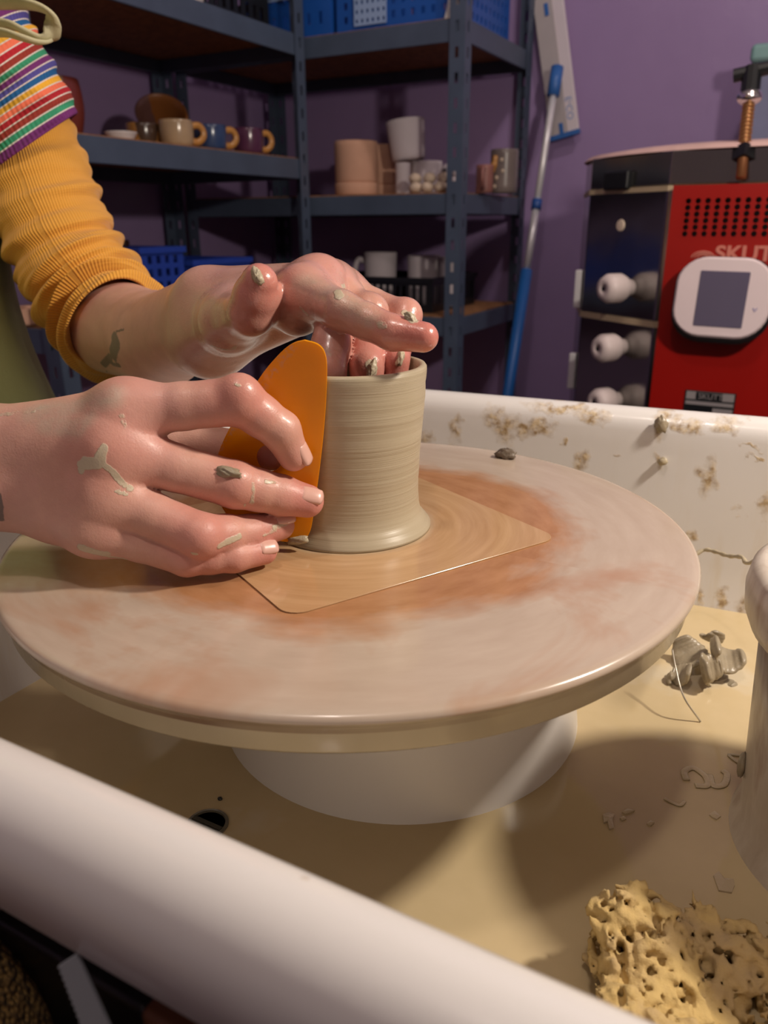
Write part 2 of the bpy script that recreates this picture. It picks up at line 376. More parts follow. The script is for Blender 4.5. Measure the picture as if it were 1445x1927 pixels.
# right unit, lower shelf: black basket with white mugs
ZQ = ZLO+.0035
crate('wire_basket', at_y(742, 1.97, 570), 2.0, ZQ, .33, .28, .085, M['black'], 'black slatted basket of white mugs on the lower right-hand shelf', 'basket', nx=16, nz=1, fx=.55, fy=.75)
wmugs = 'white mugs standing in the black basket'
for u, lab, rz, hh, hd in ((716, 'white mug with round handle on its left, in the black basket', 3.5, .135, True), (798, 'white mug beside the handled one, in the black basket', .6, .128, False), (846, 'dim white mug at the right end of the black basket', .4, .125, False)):
    mug('mug', (at_y(u, 1.99, 500), 1.99, ZQ+.006), .045 if u < 840 else .026, hh, M['whiteclay'], lab, 'mug', wmugs, rz=rz, handle=hd, taper=.92)

# ------------------------------------------------------------------ flat mop leaning on the wall
mp = empty('flat_mop', (-.70, 1.93, 0)); tag(mp, 'flat mop with white pad, standing upside down against the purple wall beside the shelving', 'mop')
def loc_(p): return tuple(np.array(p, float)-np.array(mp.location))
bot = ony(955, 745, 1.95); top = ony(1043, 165, 2.18); gr = ony(990, 508, 0)*0
dirv = (top-bot)/np.linalg.norm(top-bot); s_of = lambda z: bot+dirv*((z-bot[2])/dirv[2])
zg = ony(990, 508, 2.04)[2]; zj = ony(1012, 385, 2.08)[2]
floor_p = s_of(.015)
MB().tube([loc_(floor_p), loc_(s_of(zg))], .0145, 16).build('grip', simple('blue_grip', srgb(42, 110, 190), .4), mp, smooth=True)
chrome = simple('brushed_aluminium', (.85, .84, .86), .35, metal=.35)
MB().tube([loc_(s_of(zg-.01)), loc_(s_of(zj))], .0095, 14).build('handle_tube', chrome, mp, smooth=True)
MB().tube([loc_(s_of(zj-.012)), loc_(s_of(zj+.012))], .013, 14).build('collar', simple('blue_collar', srgb(40, 80, 150), .4), mp, smooth=True)
MB().tube([loc_(s_of(zj)), loc_(top)], .0085, 14).build('handle_tube', chrome, mp, smooth=True)
bc = simple('blue_clip', srgb(52, 104, 176), .4)
hm = MB(); hm.tube([loc_(top-dirv*.02), loc_(top+dirv*.05)], .016, 12); hm.build('joint', bc, mp, smooth=True)
# pad, long axis leaning slightly; built in a plane just off the wall
A = ony(1092, 250, 2.258); B_ = ony(1040, 283, 2.258); ax = ony(1062, 0, 2.258)-A; ax /= np.linalg.norm(ax); sd = B_-A; sd -= ax*(sd@ax); wd = np.linalg.norm(sd); sd /= wd
nrm = np.cross(ax, sd); nrm = nrm if nrm[1] < 0 else -nrm
mat4 = Matrix([[sd[0], ax[0], nrm[0], A[0]-mp.location[0]], [sd[1], ax[1], nrm[1], A[1]-mp.location[1]], [sd[2], ax[2], nrm[2], A[2]], [0, 0, 0, 1]])
padm = simple('white_mop_cloth', srgb(215, 205, 212), .85, var=.04, bmp=.3, bscale=250)
o = MB().box((0, .006, 0), (wd, .45, .010)).build('pad', padm, mp, bevel=.003); o.matrix_local = mat4
o = MB().box((wd*.36, .006, .010), (wd*.98, .45, .0125)).build('inner_pad', simple('grey_mop_cloth', srgb(178, 170, 172), .85, var=.05, bmp=.3, bscale=250), mp, bevel=.001); o.matrix_local = mat4
for y0, y1 in ((0, .006), (.45, .456)):
    o = MB().box((-.001, y0-.002, -.001), (wd+.001, y1+.004, .0135)).build('end_clip', bc, mp, bevel=.001); o.matrix_local = mat4
for y0 in (0, .285): 
    o = MB().box((wd*.5, y0+.006, .0126), (wd*.64, y0+.035, .0145)).build('tab', bc, mp, bevel=.002); o.matrix_local = mat4
letter = simple('pale_blue_print', srgb(125, 155, 205), .8)
text_mesh('lettering', 'E-CO', .024, letter, mp, mat4 @ Matrix.Translation((wd*.13, .093, .0103)) @ Matrix.Rotation(-PI/2, 4, 'Z') @ Matrix.Scale(-1, 4, (0, 0, 1)) @ Matrix.Scale(1, 4), .0003)

# ------------------------------------------------------------------ kiln
kl = empty('kiln', (-.152, 1.70, 0)); tag(kl, 'dark steel electric kiln with a red control panel, standing by the purple wall', 'kiln')
KR = .308; rot0 = PI/10
def deca(r): return [(r*math.cos(math.radians(36*k)), r*math.sin(math.radians(36*k))) for k in range(10)]
def prism(r0, z0, r1, z1):
    m = MB(); a = deca(r0); b = deca(r1); m.add([(x, y, z0) for x, y in a]+[(x, y, z1) for x, y in b], [(i, (i+1) % 10, 10+(i+1) % 10, 10+i) for i in range(10)]+[tuple(range(10))[::-1], tuple(range(10, 20))]); return m
ksteel, knt, kb = newmat('dark_mirror_steel'); kb.inputs['Base Color'].default_value = (.30, .29, .28, 1); kb.inputs['Metallic'].default_value = 1
kb.inputs['Roughness'].default_value = .16; bump(knt, noise(knt, 6, 2), kb, .12, .02)
KZ = [(.20, .470), (.474, .609), (.617, .823), (.832, .895)]
prism(KR*.96, .17, KR*.96, .20).build('floor_slab', M['white'], kl)
prism(KR, .20, KR, .609).build('lower_ring', ksteel, kl, bevel=.003)
prism(KR, .615, KR, .822).build('upper_ring', ksteel, kl, bevel=.003)
seam = simple('pale_seam', srgb(190, 170, 140), .5)
prism(KR+.002, .606, KR+.002, .616).build('seam_band', seam, kl)
prism(KR+.002, .820, KR+.002, .828).build('seam_band', seam, kl)
prism(KR, .829, KR, .879).build('lid_band', ksteel, kl, bevel=.002)
lidm = simple('pink_firebrick', srgb(205, 170, 165), .8)
MB().lathe([(KR*.985, .879), (KR*.96, .886), (KR*.80, .893), (0, .90)], 40).build('lid_brick', lidm, kl)
for a in (18, 108, 198, 288): MB().box((KR*.7*math.cos(math.radians(a))-.025, KR*.7*math.sin(math.radians(a))-.025, 0), (KR*.7*math.cos(math.radians(a))+.025, KR*.7*math.sin(math.radians(a))+.025, .17)).build('leg', M['steel'], kl)
# peephole plugs on the left front facet (normal pointing to -x,-y)
fn = Vector((math.cos(math.radians(234)), math.sin(math.radians(234)), 0)); apo = KR*math.cos(PI/10)
porc = simple('white_ceramic_plug', srgb(215, 200, 198), .45, var=.04)
ft = Vector((-fn.y, fn.x, 0))
def facet_pt(u, v):
    """where a sight line meets the facet plane"""
    r = ray(u, v); n = np.array(fn); p0 = np.array(kl.location)+n*apo; t = ((p0-_C)@n)/(r@n); return _C+r*t
q = fn.to_track_quat('Z', 'Y').to_matrix()
for u, v, ln in ((1186, 541, .060), (1172, 652, .058), (1162, 752, .056)):
    p = facet_pt(u, v)-np.array(kl.location)
    pl = MB().lathe([(0, 0), (.014, 0), (.0145, ln*.16), (.020, ln*.26), (.0245, ln*.42), (.0245, ln*.80), (.019, ln*.97), (.005, ln), (.0042, ln-.004), (0, ln-.004)], 28, rot=q, org=p, cap=False).build('plug', porc, kl, smooth=True)
    MB().lathe([(0, ln-.003), (.004, ln-.003), (.004, ln-.0005), (0, ln-.0005)], 14, rot=q, org=p).build('plug_hole', M['black'], pl)
p = facet_pt(1168, 424)-np.array(kl.location)
MB().lathe([(0, 0), (.010, 0), (.009, .002), (.0, .003)], 20, rot=q, org=p).build('peephole', simple('cream_peephole', srgb(225, 205, 185), .6), kl)
# latch hooks
for z in (.50, .655):
    a = math.radians(212); c = Vector((KR*1.0*math.cos(a), KR*math.sin(a), z)); MB().box((c.x-.008, c.y-.008, z-.035), (c.x+.006, c.y+.006, z+.035)).build('latch', chrome, kl, bevel=.003)
p = facet_pt(1168, 322)-np.array(kl.location)
MB().box((-.03, -.03, -.002), (.03, .0, .012), rot=q @ Matrix.Rotation(0, 3, 'Z'), org=p).build('hinge_clip', M['black'], kl, bevel=.004)
# red control box
YF_ = 1.372
x0 = ony(1267, 350, YF_)[0]; zt = ony(1300, 348, YF_)[2]
xm = x0; rb = MB(); redm = simple('red_enamel', srgb(150, 18, 12), .32, var=.06, vscale=4)
def kloc(x, y, z): return (x-kl.location[0], y-kl.location[1], z)
# front sheet with a perforated vent field
vx0 = ony(1287, 375, YF_)[0]; vx1 = vx0+.255; vz1 = ony(1300, 372, YF_)[2]; vz0 = ony(1300, 446, YF_)[2]; X1 = x0+.34
fr = MB()
for lo, hi in (((x0, YF_, .30), (X1, YF_+.002, vz0)), ((x0, YF_, vz1), (X1, YF_+.002, zt)), ((x0, YF_, vz0), (vx0, YF_+.002, vz1)), ((vx1, YF_, vz0), (X1, YF_+.002, vz1))): fr.box(kloc(*lo), kloc(*hi))
for lo, hi in (((x0, YF_+.002, .30), (x0+.002, YF_+.022, zt)), ((X1-.002, YF_+.002, .30), (X1, YF_+.022, zt)), ((x0, YF_+.002, zt-.002), (X1, YF_+.022, zt)), ((x0, YF_+.002, .30), (X1, YF_+.022, .302))): fr.box(kloc(*lo), kloc(*hi))
cb = fr.build('control_box', redm, kl)
vp = MB(); nvx, nvz = 18, 6; w_, h_ = vx1-vx0, vz1-vz0
for j in range(nvz):
    for i in range(nvx):   # each cell: square sheet with an octagonal hole
        cx_, cz_ = vx0+w_*(i+.5)/nvx, vz0+h_*(j+.5)/nvz; hx, hz = w_/nvx/2, h_/nvz/2; vs = []
        for k in range(8):
            a = PI/8+k*PI/4; vs.append(kloc(cx_+.0044*math.cos(a), YF_, cz_+.0044*math.sin(a)))
        sq = [(hx, hz*.4), (hx*.4, hz), (-hx*.4, hz), (-hx, hz*.4), (-hx, -hz*.4), (-hx*.4, -hz), (hx*.4, -hz), (hx, -hz*.4)]
        for a, b_ in sq: vs.append(kloc(cx_+a, YF_, cz_+b_))
        n0 = len(vs)
        for a, b_ in ((1, 1), (-1, 1), (-1, -1), (1, -1)): vs.append(kloc(cx_+a*hx, YF_, cz_+b_*hz))
        fs = [(k, (k+1) % 8, 8+(k+1) % 8, 8+k) for k in range(8)]+[(8, n0, 9), (10, n0+1, 11), (12, n0+2, 13), (14, n0+3, 15)]
        vp.add(vs, fs)
vp.build('vent_grille', redm, cb, solid=.001)
MB().box(kloc(vx0-.004, YF_+.012, vz0-.004), kloc(vx1+.004, YF_+.014, vz1+.004)).build('vent_backing', M['black'], cb)
# maker's lettering and emblem above the controller
pinkp = simple('pale_red_print', srgb(205, 120, 105), .6)
tp = ony(1344, 489, YF_); FR = Matrix(((1, 0, 0, 0), (0, 0, -1, 0), (0, 1, 0, 0), (0, 0, 0, 1)))
text_mesh('lettering', 'SKUTT', .030, pinkp, cb, Matrix.Translation(kloc(tp[0], YF_-.0006, tp[2])) @ FR @ Matrix.Scale(1.12, 4, (1, 0, 0)), .0004, .0009)
tp = ony(1322, 485, YF_)
for rr in (.007, .011, .015): MB().tube([kloc(tp[0]+rr*math.cos(a)*1.1, YF_-.0006, tp[2]+rr*math.sin(a)*.62) for a in np.linspace(0, PI, 13)], .0011, 6).build('emblem', pinkp, cb)
# tilted touch controller
def rrect(w, h, r, n=6):
    out = []
    for cx_, cy_, a0 in ((w/2-r, h/2-r, 0), (-w/2+r, h/2-r, PI/2), (-w/2+r, -h/2+r, PI), (w/2-r, -h/2+r, 1.5*PI)):
        for k in range(n+1): a = a0+PI/2*k/n; out.append((cx_+r*math.cos(a), cy_+r*math.sin(a)))
    return out
def slab(w, h, r, z0, z1, rnd=.003, bulge=0):
    m = MB(); rings = [(rnd, z0), (0, z0+rnd), (0, z1-rnd), (rnd, z1)]; pts = []
    n = None
    for ins, z in rings:
        p = []
        for x, y in rrect(w-2*ins, h-2*ins, r-ins):
            sx = x+bulge*(1-(2*y/h)**2)*(1 if x > 0 else -1)
            p.append((sx, y, z))
        pts += p; n = len(p)
    m.add(pts, [(i*n+k, i*n+(k+1) % n, (i+1)*n+(k+1) % n, (i+1)*n+k) for i in range(3) for k in range(n)]+[tuple(range(n))[::-1], tuple(range(3*n, 4*n))]); return m
cc_ = ony(1358, 566, YF_-.035); ctl = Matrix.Translation(kloc(cc_[0], YF_-.034, cc_[2])) @ FR @ Matrix.Rotation(math.radians(-4), 4, 'X') @ Matrix.Rotation(math.radians(-1), 4, 'Z')
o = slab(.132, .128, .04, -.030, .006, .006, .006).build('controller_housing', M['black'], cb, smooth=False, bevel=0); o.matrix_local = ctl
ho = o
o = slab(.126, .118, .037, .006, .012, .003, .006).build('controller_face', simple('white_controller', srgb(222, 205, 208), .35, var=.02), cb); o.matrix_local = ctl @ Matrix.Translation((0, .004, 0))
o = slab(.070, .082, .002, .0121, .0130, .0004).build('touch_screen', simple('grey_screen', srgb(92, 86, 108), .25, var=.03), cb); o.matrix_local = ctl @ Matrix.Translation((0, .002, 0))
o = MB().tube([(-.003, 0, 0), (0, -.005, 0), (.003, 0, 0)], .0006, 6).build('touch_mark', M['navy'], cb); o.matrix_local = ctl @ Matrix.Translation((.049, -.008, .0125))
a_ = ony(1290, 733, YF_); b2 = ony(1387, 735, YF_)
pw_, ph_ = b2[0]-a_[0], .048
zt_ = a_[2]; pl = MB().box(kloc(a_[0], YF_-.0015, zt_-ph_), kloc(a_[0]+pw_, YF_, zt_)).build('rating_plate', M['black'], cb)
gm = simple('grey_plate_print', srgb(140, 134, 136), .5)
for fx0, fx1, fz0, fz1 in ((.03, .97, .52, .64), (.03, .97, .70, .97), (.58, .97, .28, .44), (.03, .97, .05, .2)):
    MB().box(kloc(a_[0]+pw_*fx0, YF_-.0019, zt_-ph_+ph_*fz0), kloc(a_[0]+pw_*fx1, YF_-.0015, zt_-ph_+ph_*fz1)).build('plate_panel', gm, pl)
MB().box(kloc(a_[0]+pw_*.22, YF_-.0023, zt_-ph_*.29), kloc(a_[0]+pw_*.74, YF_-.0019, zt_-ph_*.04)).build('plate_panel', M['black'], pl)
text_mesh('lettering', 'SKUTT', .0125, gm, pl, Matrix.Translation(kloc(a_[0]+pw_*.27, YF_-.0025, zt_-ph_*.255)) @ FR, .0002)
# lid spring with its black T handle
hb = ony(1394, 335, 1.385); ht = ony(1416, 130, 1.46)
hb, ht = np.array(kloc(*hb)), np.array(kloc(*ht)); ax = (ht-hb); LN = np.linalg.norm(ax); ax /= LN
br = simple('copper_rod', srgb(150, 100, 66), .4, metal=.6)
rod = MB().tube([hb, hb+ax*LN*.92], .0075, 14).build('lid_spring', br, kl, smooth=True)
e1 = np.cross(ax, (1., 0, 0)); e1 /= np.linalg.norm(e1); e2 = np.cross(ax, e1)
MB().tube([hb+ax*(LN*(.27+.43*k/90))+.0078*(math.cos(k*.84)*e1+math.sin(k*.84)*e2) for k in range(91)], .0019, 6).build('coil', simple('brass_coil', srgb(170, 125, 80), .35, metal=.7), rod, smooth=True)
MB().tube([hb+ax*LN*.17, hb+ax*LN*.28], .016, 4).build('bracket', M['black'], rod)
MB().ellip(hb+ax*LN*.74, (.019, .019, .012), 18, 10).build('chrome_cap', simple('chrome', (.8, .8, .8), .08, metal=1), rod, smooth=True)
MB().tube([hb+ax*LN*.76, hb+ax*LN*1.0], .014, 12).build('handle', M['black'], rod)
MB().tube([hb+ax*LN*.95+np.array((-.026, 0, 0)), hb+ax*LN*.97+np.array((.05, 0, .008))], .010, 10).build('cross_bar', M['black'], rod)
# container behind the kiln
tb = empty('storage_bin', (-.105, 2.12, 0)); tag(tb, 'tall grey-blue bin with a pale teal lid, behind the kiln', 'bin')
xs = at_y(1415, 2.02, 170)+.105
MB().box((xs, -.10, 0), (xs+.3, .12, 1.09)).build('body', simple('grey_blue_bin', srgb(112, 118, 150), .5), tb, bevel=.01)
MB().box((xs-.012, -.115, 1.085), (xs+.312, .13, 1.12)).build('lid', simple('teal_lid', srgb(120, 160, 160), .45), tb, bevel=.01)

# ------------------------------------------------------------------ potter's wheel and splash tub
BX, BY, BZ, BR = -.2073, .3432, .62, .178
ZW = .495
pwh = empty('pottery_wheel', (BX, BY, 0)); tag(pwh, 'potter\'s wheel with a dark red-brown cabinet, under the white splash tub', 'pottery wheel')
MB().lathe([(0, .588), (.118, .588), (.12, .59), (.12, .598), (.118, .5995), (0, .5995)], 64).build('wheel_head', simple('cast_aluminium', (.5, .5, .5), .35, metal=.9), pwh)
MB().lathe([(0, .10), (.018, .10), (.018, .588), (0, .588)], 24).build('shaft', M['steel'], pwh)
wood = simple('dark_red_brown_wood', (.040, .012, .008), .5, var=.3, vscale=12)
MB().box((-.02, -.225, .08), (.40, .24, .44)).build('cabinet', wood, pwh, bevel=.006)
MB().box((.089, -.252, .25), (.45, -.238, .596)).build('side_board', simple('red_brown_board', (.16, .055, .022), .55, var=.3, vscale=14), pwh, bevel=.002)
MB().box((.030, -.2505, .0), (.089, -.237, .594)).build('dark_gap_slab', M['black'], pwh, bevel=.002)  # black slab standing in for the dark, unlit gap left of the board
for x in (0, .38):
    for y in (-.205, .22): MB().box((x-.018, y-.018, 0), (x+.018, y+.018, .08)).build('leg', M['steel'], pwh)

def tub_ring(ins, z, r=.09, n=10):
    xl, xr = -.435+ins, .30-ins; yf = .109+ins
    yb = lambda x: .6205+.0722*x-ins
    r = max(.004, r-ins); cs = [(xl, yf), (xr, yf), (xr, yb(xr)), (xl, yb(xl))]; out = []
    for k, (cx_, cy_) in enumerate(cs):
        p = np.array(cs[k]); a = np.array(cs[k-1])-p; b = np.array(cs[(k+1) % 4])-p
        a = a/np.linalg.norm(a)*r; b = b/np.linalg.norm(b)*r
        for i in range(n+1):
            t = i/n; q = (1-t)**2*(p+a)+2*t*(1-t)*(p+.12*(a+b))+t*t*(p+b); out.append((q[0], q[1], z))
    # densify long sides
    res = []
    for i, q in enumerate(out):
        nx = out[(i+1) % len(out)]; d = math.dist(q, nx); m = max(1, int(d/.03))
        res += [tuple(np.array(q)+(np.array(nx)-np.array(q))*k/m) for k in range(m)] if m == 1 else [tuple(np.array(q)+(np.array(nx)-np.array(q))*k/16) for k in range(16)]
    return res
tm, nt, b = newmat('white_tub_plastic'); b.inputs['Roughness'].default_value = .16; b.inputs['Specular IOR Level'].default_value = .5
pos = N(nt, 'ShaderNodeTexCoord').outputs['Object']
wob = N(nt, 'ShaderNodeTexNoise'); wob.inputs['Scale'].default_value = 90; wob.inputs['Detail'].default_value = 4; L(nt, pos, wob.inputs['Vector'])
vm = N(nt, 'ShaderNodeVectorMath', operation='MULTIPLY_ADD'); L(nt, wob.outputs['Color'], vm.inputs[0]); vm.inputs[1].default_value = (.022, .022, .022)
v2 = N(nt, 'ShaderNodeVectorMath', operation='ADD'); L(nt, pos, v2.inputs[0]); v2.inputs[1].default_value = (-.011, -.011, -.011); L(nt, v2.outputs[0], vm.inputs[2])
spots = [(812, 818, 16, 12), (866, 803, 12, 24), (935, 782, 22, 20), (955, 808, 20, 26), (985, 805, 18, 14), (1015, 800, 30, 14), (1060, 772, 60, 7), (1110, 785, 30, 10), (1240, 806, 12, 22), (1238, 790, 20, 10), (1283, 803, 18, 8), (1305, 812, 16, 10), (1362, 808, 24, 10), (1245, 868, 10, 9), (1060, 830, 6, 6), (1160, 854, 5, 5), (1410, 845, 20, 4), (1420, 865, 12, 4), (1390, 965, 9, 8), (1400, 793, 9, 4), (1032, 752, 8, 3), (1100, 865, 12, 22), (1330, 900, 14, 30), (1360, 1130, 10, 26), (1400, 1140, 12, 26), (1320, 1120, 8, 20), (1300, 1010, 8, 14), (1440, 950, 8, 24)]
mask = None
for u, v, ru, rv in spots:
    c = ony(u, v, .600); d = (c-_C)@_F; s = d/FPX
    sub = N(nt, 'ShaderNodeVectorMath', operation='SUBTRACT'); L(nt, vm.outputs[0], sub.inputs[0]); sub.inputs[1].default_value = c
    mu = N(nt, 'ShaderNodeVectorMath', operation='MULTIPLY'); L(nt, sub.outputs[0], mu.inputs[0]); mu.inputs[1].default_value = (1/(ru*s*1.25), 1/.05, 1/(rv*s*1.2))
    ln = N(nt, 'ShaderNodeVectorMath', operation='LENGTH'); L(nt, mu.outputs[0], ln.inputs[0])
    k = math_(nt, 'SUBTRACT', 1.15, ln.outputs['Value'], clamp=True); mask = k if mask is None else math_(nt, 'MAXIMUM', mask, k)
near = [(365, 1573, 9, 4), (572, 1663, 14, 5), (590, 1700, 5, 3)]
for u, v, ru, rv in near:
    c = onz(u, v, .637); s = ((c-_C)@_F)/FPX
    sub = N(nt, 'ShaderNodeVectorMath', operation='DISTANCE'); L(nt, v2.outputs[0], sub.inputs[0]); sub.inputs[1].default_value = c-.011
    k = math_(nt, 'MULTIPLY', math_(nt, 'SUBTRACT', 1.1, math_(nt, 'DIVIDE', sub.outputs['Value'], ru*s), clamp=True), .75); mask = math_(nt, 'MAXIMUM', mask, k)
pat = noise(nt, 160, 3, .6, pos)
mask2 = math_(nt, 'MULTIPLY', mask, math_(nt, 'MULTIPLY_ADD', pat, 2.6, -.55, clamp=True), clamp=True)
st = N(nt, 'ShaderNodeMapping'); L(nt, pos, st.inputs[0]); st.inputs['Scale'].default_value = (1, 1, .10)
sep = N(nt, 'ShaderNodeSeparateXYZ'); L(nt, pos, sep.inputs[0])
low = math_(nt, 'MULTIPLY', math_(nt, 'MULTIPLY_ADD', noise(nt, 60, 4, .6, st.outputs[0]), 4, -2.0, clamp=True), math_(nt, 'MULTIPLY_ADD', sep.outputs[2], -9, 5.72, clamp=True))
base = mixc(nt, math_(nt, 'MULTIPLY', low, .45), (.70, .68, .665), (.60, .50, .34))
stain = ramp(nt, noise(nt, 220, 2, .5, pos), [(.35, (.30, .20, .10)), (.65, (.62, .50, .33))])
L(nt, mixc(nt, math_(nt, 'MULTIPLY', mask2, 1.35, clamp=True), base, stain), b.inputs['Base Color'])
L(nt, math_(nt, 'MULTIPLY_ADD', mask2, .4, .16), b.inputs['Roughness'])
bump(nt, mask2, b, .25, .001)
tub = empty('splash_tub', (0, 0, 0)); tag(tub, 'big white plastic splash tub with rolled rims, spattered with dried clay, around the wheel', 'splash tub')
prof = [(.020, .452), (.004, .600), (-.018, .606), (-.022, .612)]
for k in range(0, 11): prof.append((-.006-.016*math.cos(PI*k/10), .624+.016*math.sin(PI*k/10)))
prof += [(.0112, .612), (.014, .58), (.019, .53), (.0225, .49), (.030, .470), (.045, .462), (.075, .460)]
rings = [tub_ring(i, z) for i, z in prof]; n = len(rings[0])
mb = MB().add([p for r in rings for p in r], [(i*n+k, i*n+(k+1) % n, (i+1)*n+(k+1) % n, (i+1)*n+k) for i in range(len(rings)-1) for k in range(n)]+[tuple(range(n))[::-1], tuple((len(rings)-1)*n+k for k in range(n))])
mb.build('basin', tm, tub, smooth=True)
MB().lathe([(.118, .460), (.112, .478), (.107, .495), (.1035, .525), (.1015, .55), (.098, .562), (.092, .568), (.084, .566), (.080, .56), (.078, .47)], 96, org=(-.192, .372, 0), cap=False).build('collar', simple('white_collar_plastic', (.66, .63, .60), .25, var=.03), tub, smooth=True)
dp = MB().lathe([(0, ZW-.03), (.0105, ZW-.03), (.0105, ZW+.0008), (.009, ZW+.0012), (.0088, ZW), (0, ZW)], 32).build('drain_plug', simple('dark_drain_plug', (.13, .115, .085), .3), tub); c = onz(390, 1552, ZW); dp.location = (c[0], c[1], 0)
MB().box((-.0088, -.0012, ZW), (.0088, .0012, ZW+.0014)).build('slot_bar', simple('grey_plug_bar', (.05, .045, .035), .3), dp)

wm, nt, b = newmat('muddy_water'); b.inputs['Roughness'].default_value = .07; b.inputs['IOR'].default_value = 1.33
f = noise(nt, 9, 5, .6); f2 = noise(nt, 30, 3)
c = ramp(nt, f, [(.35, (.50, .395, .225)), (.62, (.56, .445, .265)), (.74, (.60, .53, .40))])
L(nt, c, b.inputs['Base Color']); bump(nt, noise(nt, 14, 2), b, .03, .01)
wr = tub_ring(.0205, ZW); mb = MB().add(wr+[(x, y, ZW-.02) for x, y, z in tub_ring(.024, ZW)], [tuple(range(len(wr)))])
nW = len(wr); mb.f.append(tuple(range(nW, 2*nW))[::-1]); mb.f += [(k, (k+1) % nW, nW+(k+1) % nW, nW+k) for k in range(nW)]
tag(mb.build('muddy_water', wm), 'beige muddy water standing in the bottom of the white tub', 'water', kind='stuff')

# bat
bm_, nt, b = newmat('slip_coated_bat'); 
pos = N(nt, 'ShaderNodeTexCoord').outputs['Object']; sep = N(nt, 'ShaderNodeSeparateXYZ'); L(nt, pos, sep.inputs[0])
rad = N(nt, 'ShaderNodeVectorMath', operation='LENGTH'); cmb = N(nt, 'ShaderNodeCombineXYZ'); L(nt, sep.outputs[0], cmb.inputs[0]); L(nt, sep.outputs[1], cmb.inputs[1]); L(nt, cmb.outputs[0], rad.inputs[0]); rad = rad.outputs['Value']
ang = math_(nt, 'ARCTAN2', math_(nt, 'MULTIPLY', sep.outputs[1], -1), math_(nt, 'MULTIPLY', sep.outputs[0], -1))
pol = N(nt, 'ShaderNodeCombineXYZ'); L(nt, ang, pol.inputs[0]); L(nt, math_(nt, 'MULTIPLY', rad, 26), pol.inputs[1])
swirl = noise(nt, 1.6, 4, .6, pol.outputs[0]); blot = noise(nt, 16, 4, .55, pos); big = noise(nt, 11, 4, .6, pos, .8); fine = noise(nt, 4, 4, .55, pol.outputs[0])
rr = math_(nt, 'ADD', rad, math_(nt, 'MULTIPLY_ADD', blot, .050, math_(nt, 'MULTIPLY_ADD', swirl, .034, -.042)))
core = math_(nt, 'SUBTRACT', 1.0, math_(nt, 'MULTIPLY_ADD', rr, 55, -5.9, clamp=True))
film = math_(nt, 'MULTIPLY_ADD', math_(nt, 'ADD', big, math_(nt, 'MULTIPLY', math_(nt, 'ADD', sep.outputs[0], math_(nt, 'MULTIPLY', sep.outputs[1], 1.0)), -.55)), 4.5, -2.25, clamp=True)
woodc = ramp(nt, fine, [(.3, (.36, .170, .072)), (.7, (.47, .240, .115))])
slipc = ramp(nt, fine, [(.25, (.46, .365, .285)), (.75, (.53, .435, .350))])
c1_ = mixc(nt, math_(nt, 'MULTIPLY', film, .85), slipc, (.41, .22, .125))
c2_ = mixc(nt, core, c1_, woodc)
# grooved side: darker band below the lip
side = math_(nt, 'MULTIPLY', math_(nt, 'LESS_THAN', sep.outputs[2], -.0035), math_(nt, 'GREATER_THAN', rad, .16))
c3_ = mixc(nt, side, c2_, ramp(nt, noise(nt, 2.2, 4, .6, pol.outputs[0]), [(.3, (.36, .30, .20)), (.7, (.47, .40, .285))]))
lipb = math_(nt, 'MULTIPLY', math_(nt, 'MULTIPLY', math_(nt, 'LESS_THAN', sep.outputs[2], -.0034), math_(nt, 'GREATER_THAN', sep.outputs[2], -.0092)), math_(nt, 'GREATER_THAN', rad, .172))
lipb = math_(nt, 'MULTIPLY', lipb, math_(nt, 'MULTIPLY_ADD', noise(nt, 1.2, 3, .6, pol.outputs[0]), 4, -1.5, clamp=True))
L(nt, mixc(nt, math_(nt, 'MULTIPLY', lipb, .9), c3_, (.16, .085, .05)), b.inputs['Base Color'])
L(nt, math_(nt, 'MULTIPLY_ADD', blot, .18, .13), b.inputs['Roughness']); b.inputs['Coat Weight'].default_value = .35; b.inputs['Coat Roughness'].default_value = .08
bump(nt, fine, b, .05, .001)
bp = [(0, -.020), (.168, -.020), (.1725, -.0192), (.1745, -.017), (.1752, -.0075), (.1768, -.0052), (.1782, -.0038), (.1785, -.0024), (.1778, -.0010), (.1762, -.0002), (.174, 0), (.12, 0), (0, 0)]
o = MB().lathe(bp, 160, cap=False).build('bat', bm_, smooth=True); o.location = (BX, BY, BZ); tag(o, 'large round wooden bat smeared with wet slip, spinning on the wheel under the pot', 'bat')
im, nt, b = newmat('wet_wood_insert'); pos = N(nt, 'ShaderNodeTexCoord').outputs['Object']
sep = N(nt, 'ShaderNodeSeparateXYZ'); L(nt, pos, sep.inputs[0]); ln = N(nt, 'ShaderNodeVectorMath', operation='LENGTH'); L(nt, pos, ln.inputs[0]); rad = ln.outputs['Value']
pol = N(nt, 'ShaderNodeCombineXYZ'); L(nt, math_(nt, 'MULTIPLY', rad, 160), pol.inputs[1]); L(nt, math_(nt, 'ARCTAN2', sep.outputs[1], sep.outputs[0]), pol.inputs[0])
rg = noise(nt, 1.0, 4, .6, pol.outputs[0])
cc = ramp(nt, rg, [(.3, (.45, .265, .125)), (.7, (.56, .355, .185))])
halo = math_(nt, 'MULTIPLY_ADD', math_(nt, 'ADD', rad, math_(nt, 'MULTIPLY', noise(nt, 40), .006)), -160, 7.9, clamp=True)
L(nt, mixc(nt, math_(nt, 'MULTIPLY', halo, .8), cc, (.55, .46, .32)), b.inputs['Base Color'])
b.inputs['Roughness'].default_value = .17; b.inputs['Coat Weight'].default_value = .4; b.inputs['Coat Roughness'].default_value = .05; bump(nt, rg, b, .10, .001)
sl = slab(.156, .156, .009, 0, .0006, .00008); o = sl.build('insert_tile', im, smooth=False); o.location = (BX, BY, BZ+.0001); o.rotation_euler.z = math.radians(61.8)
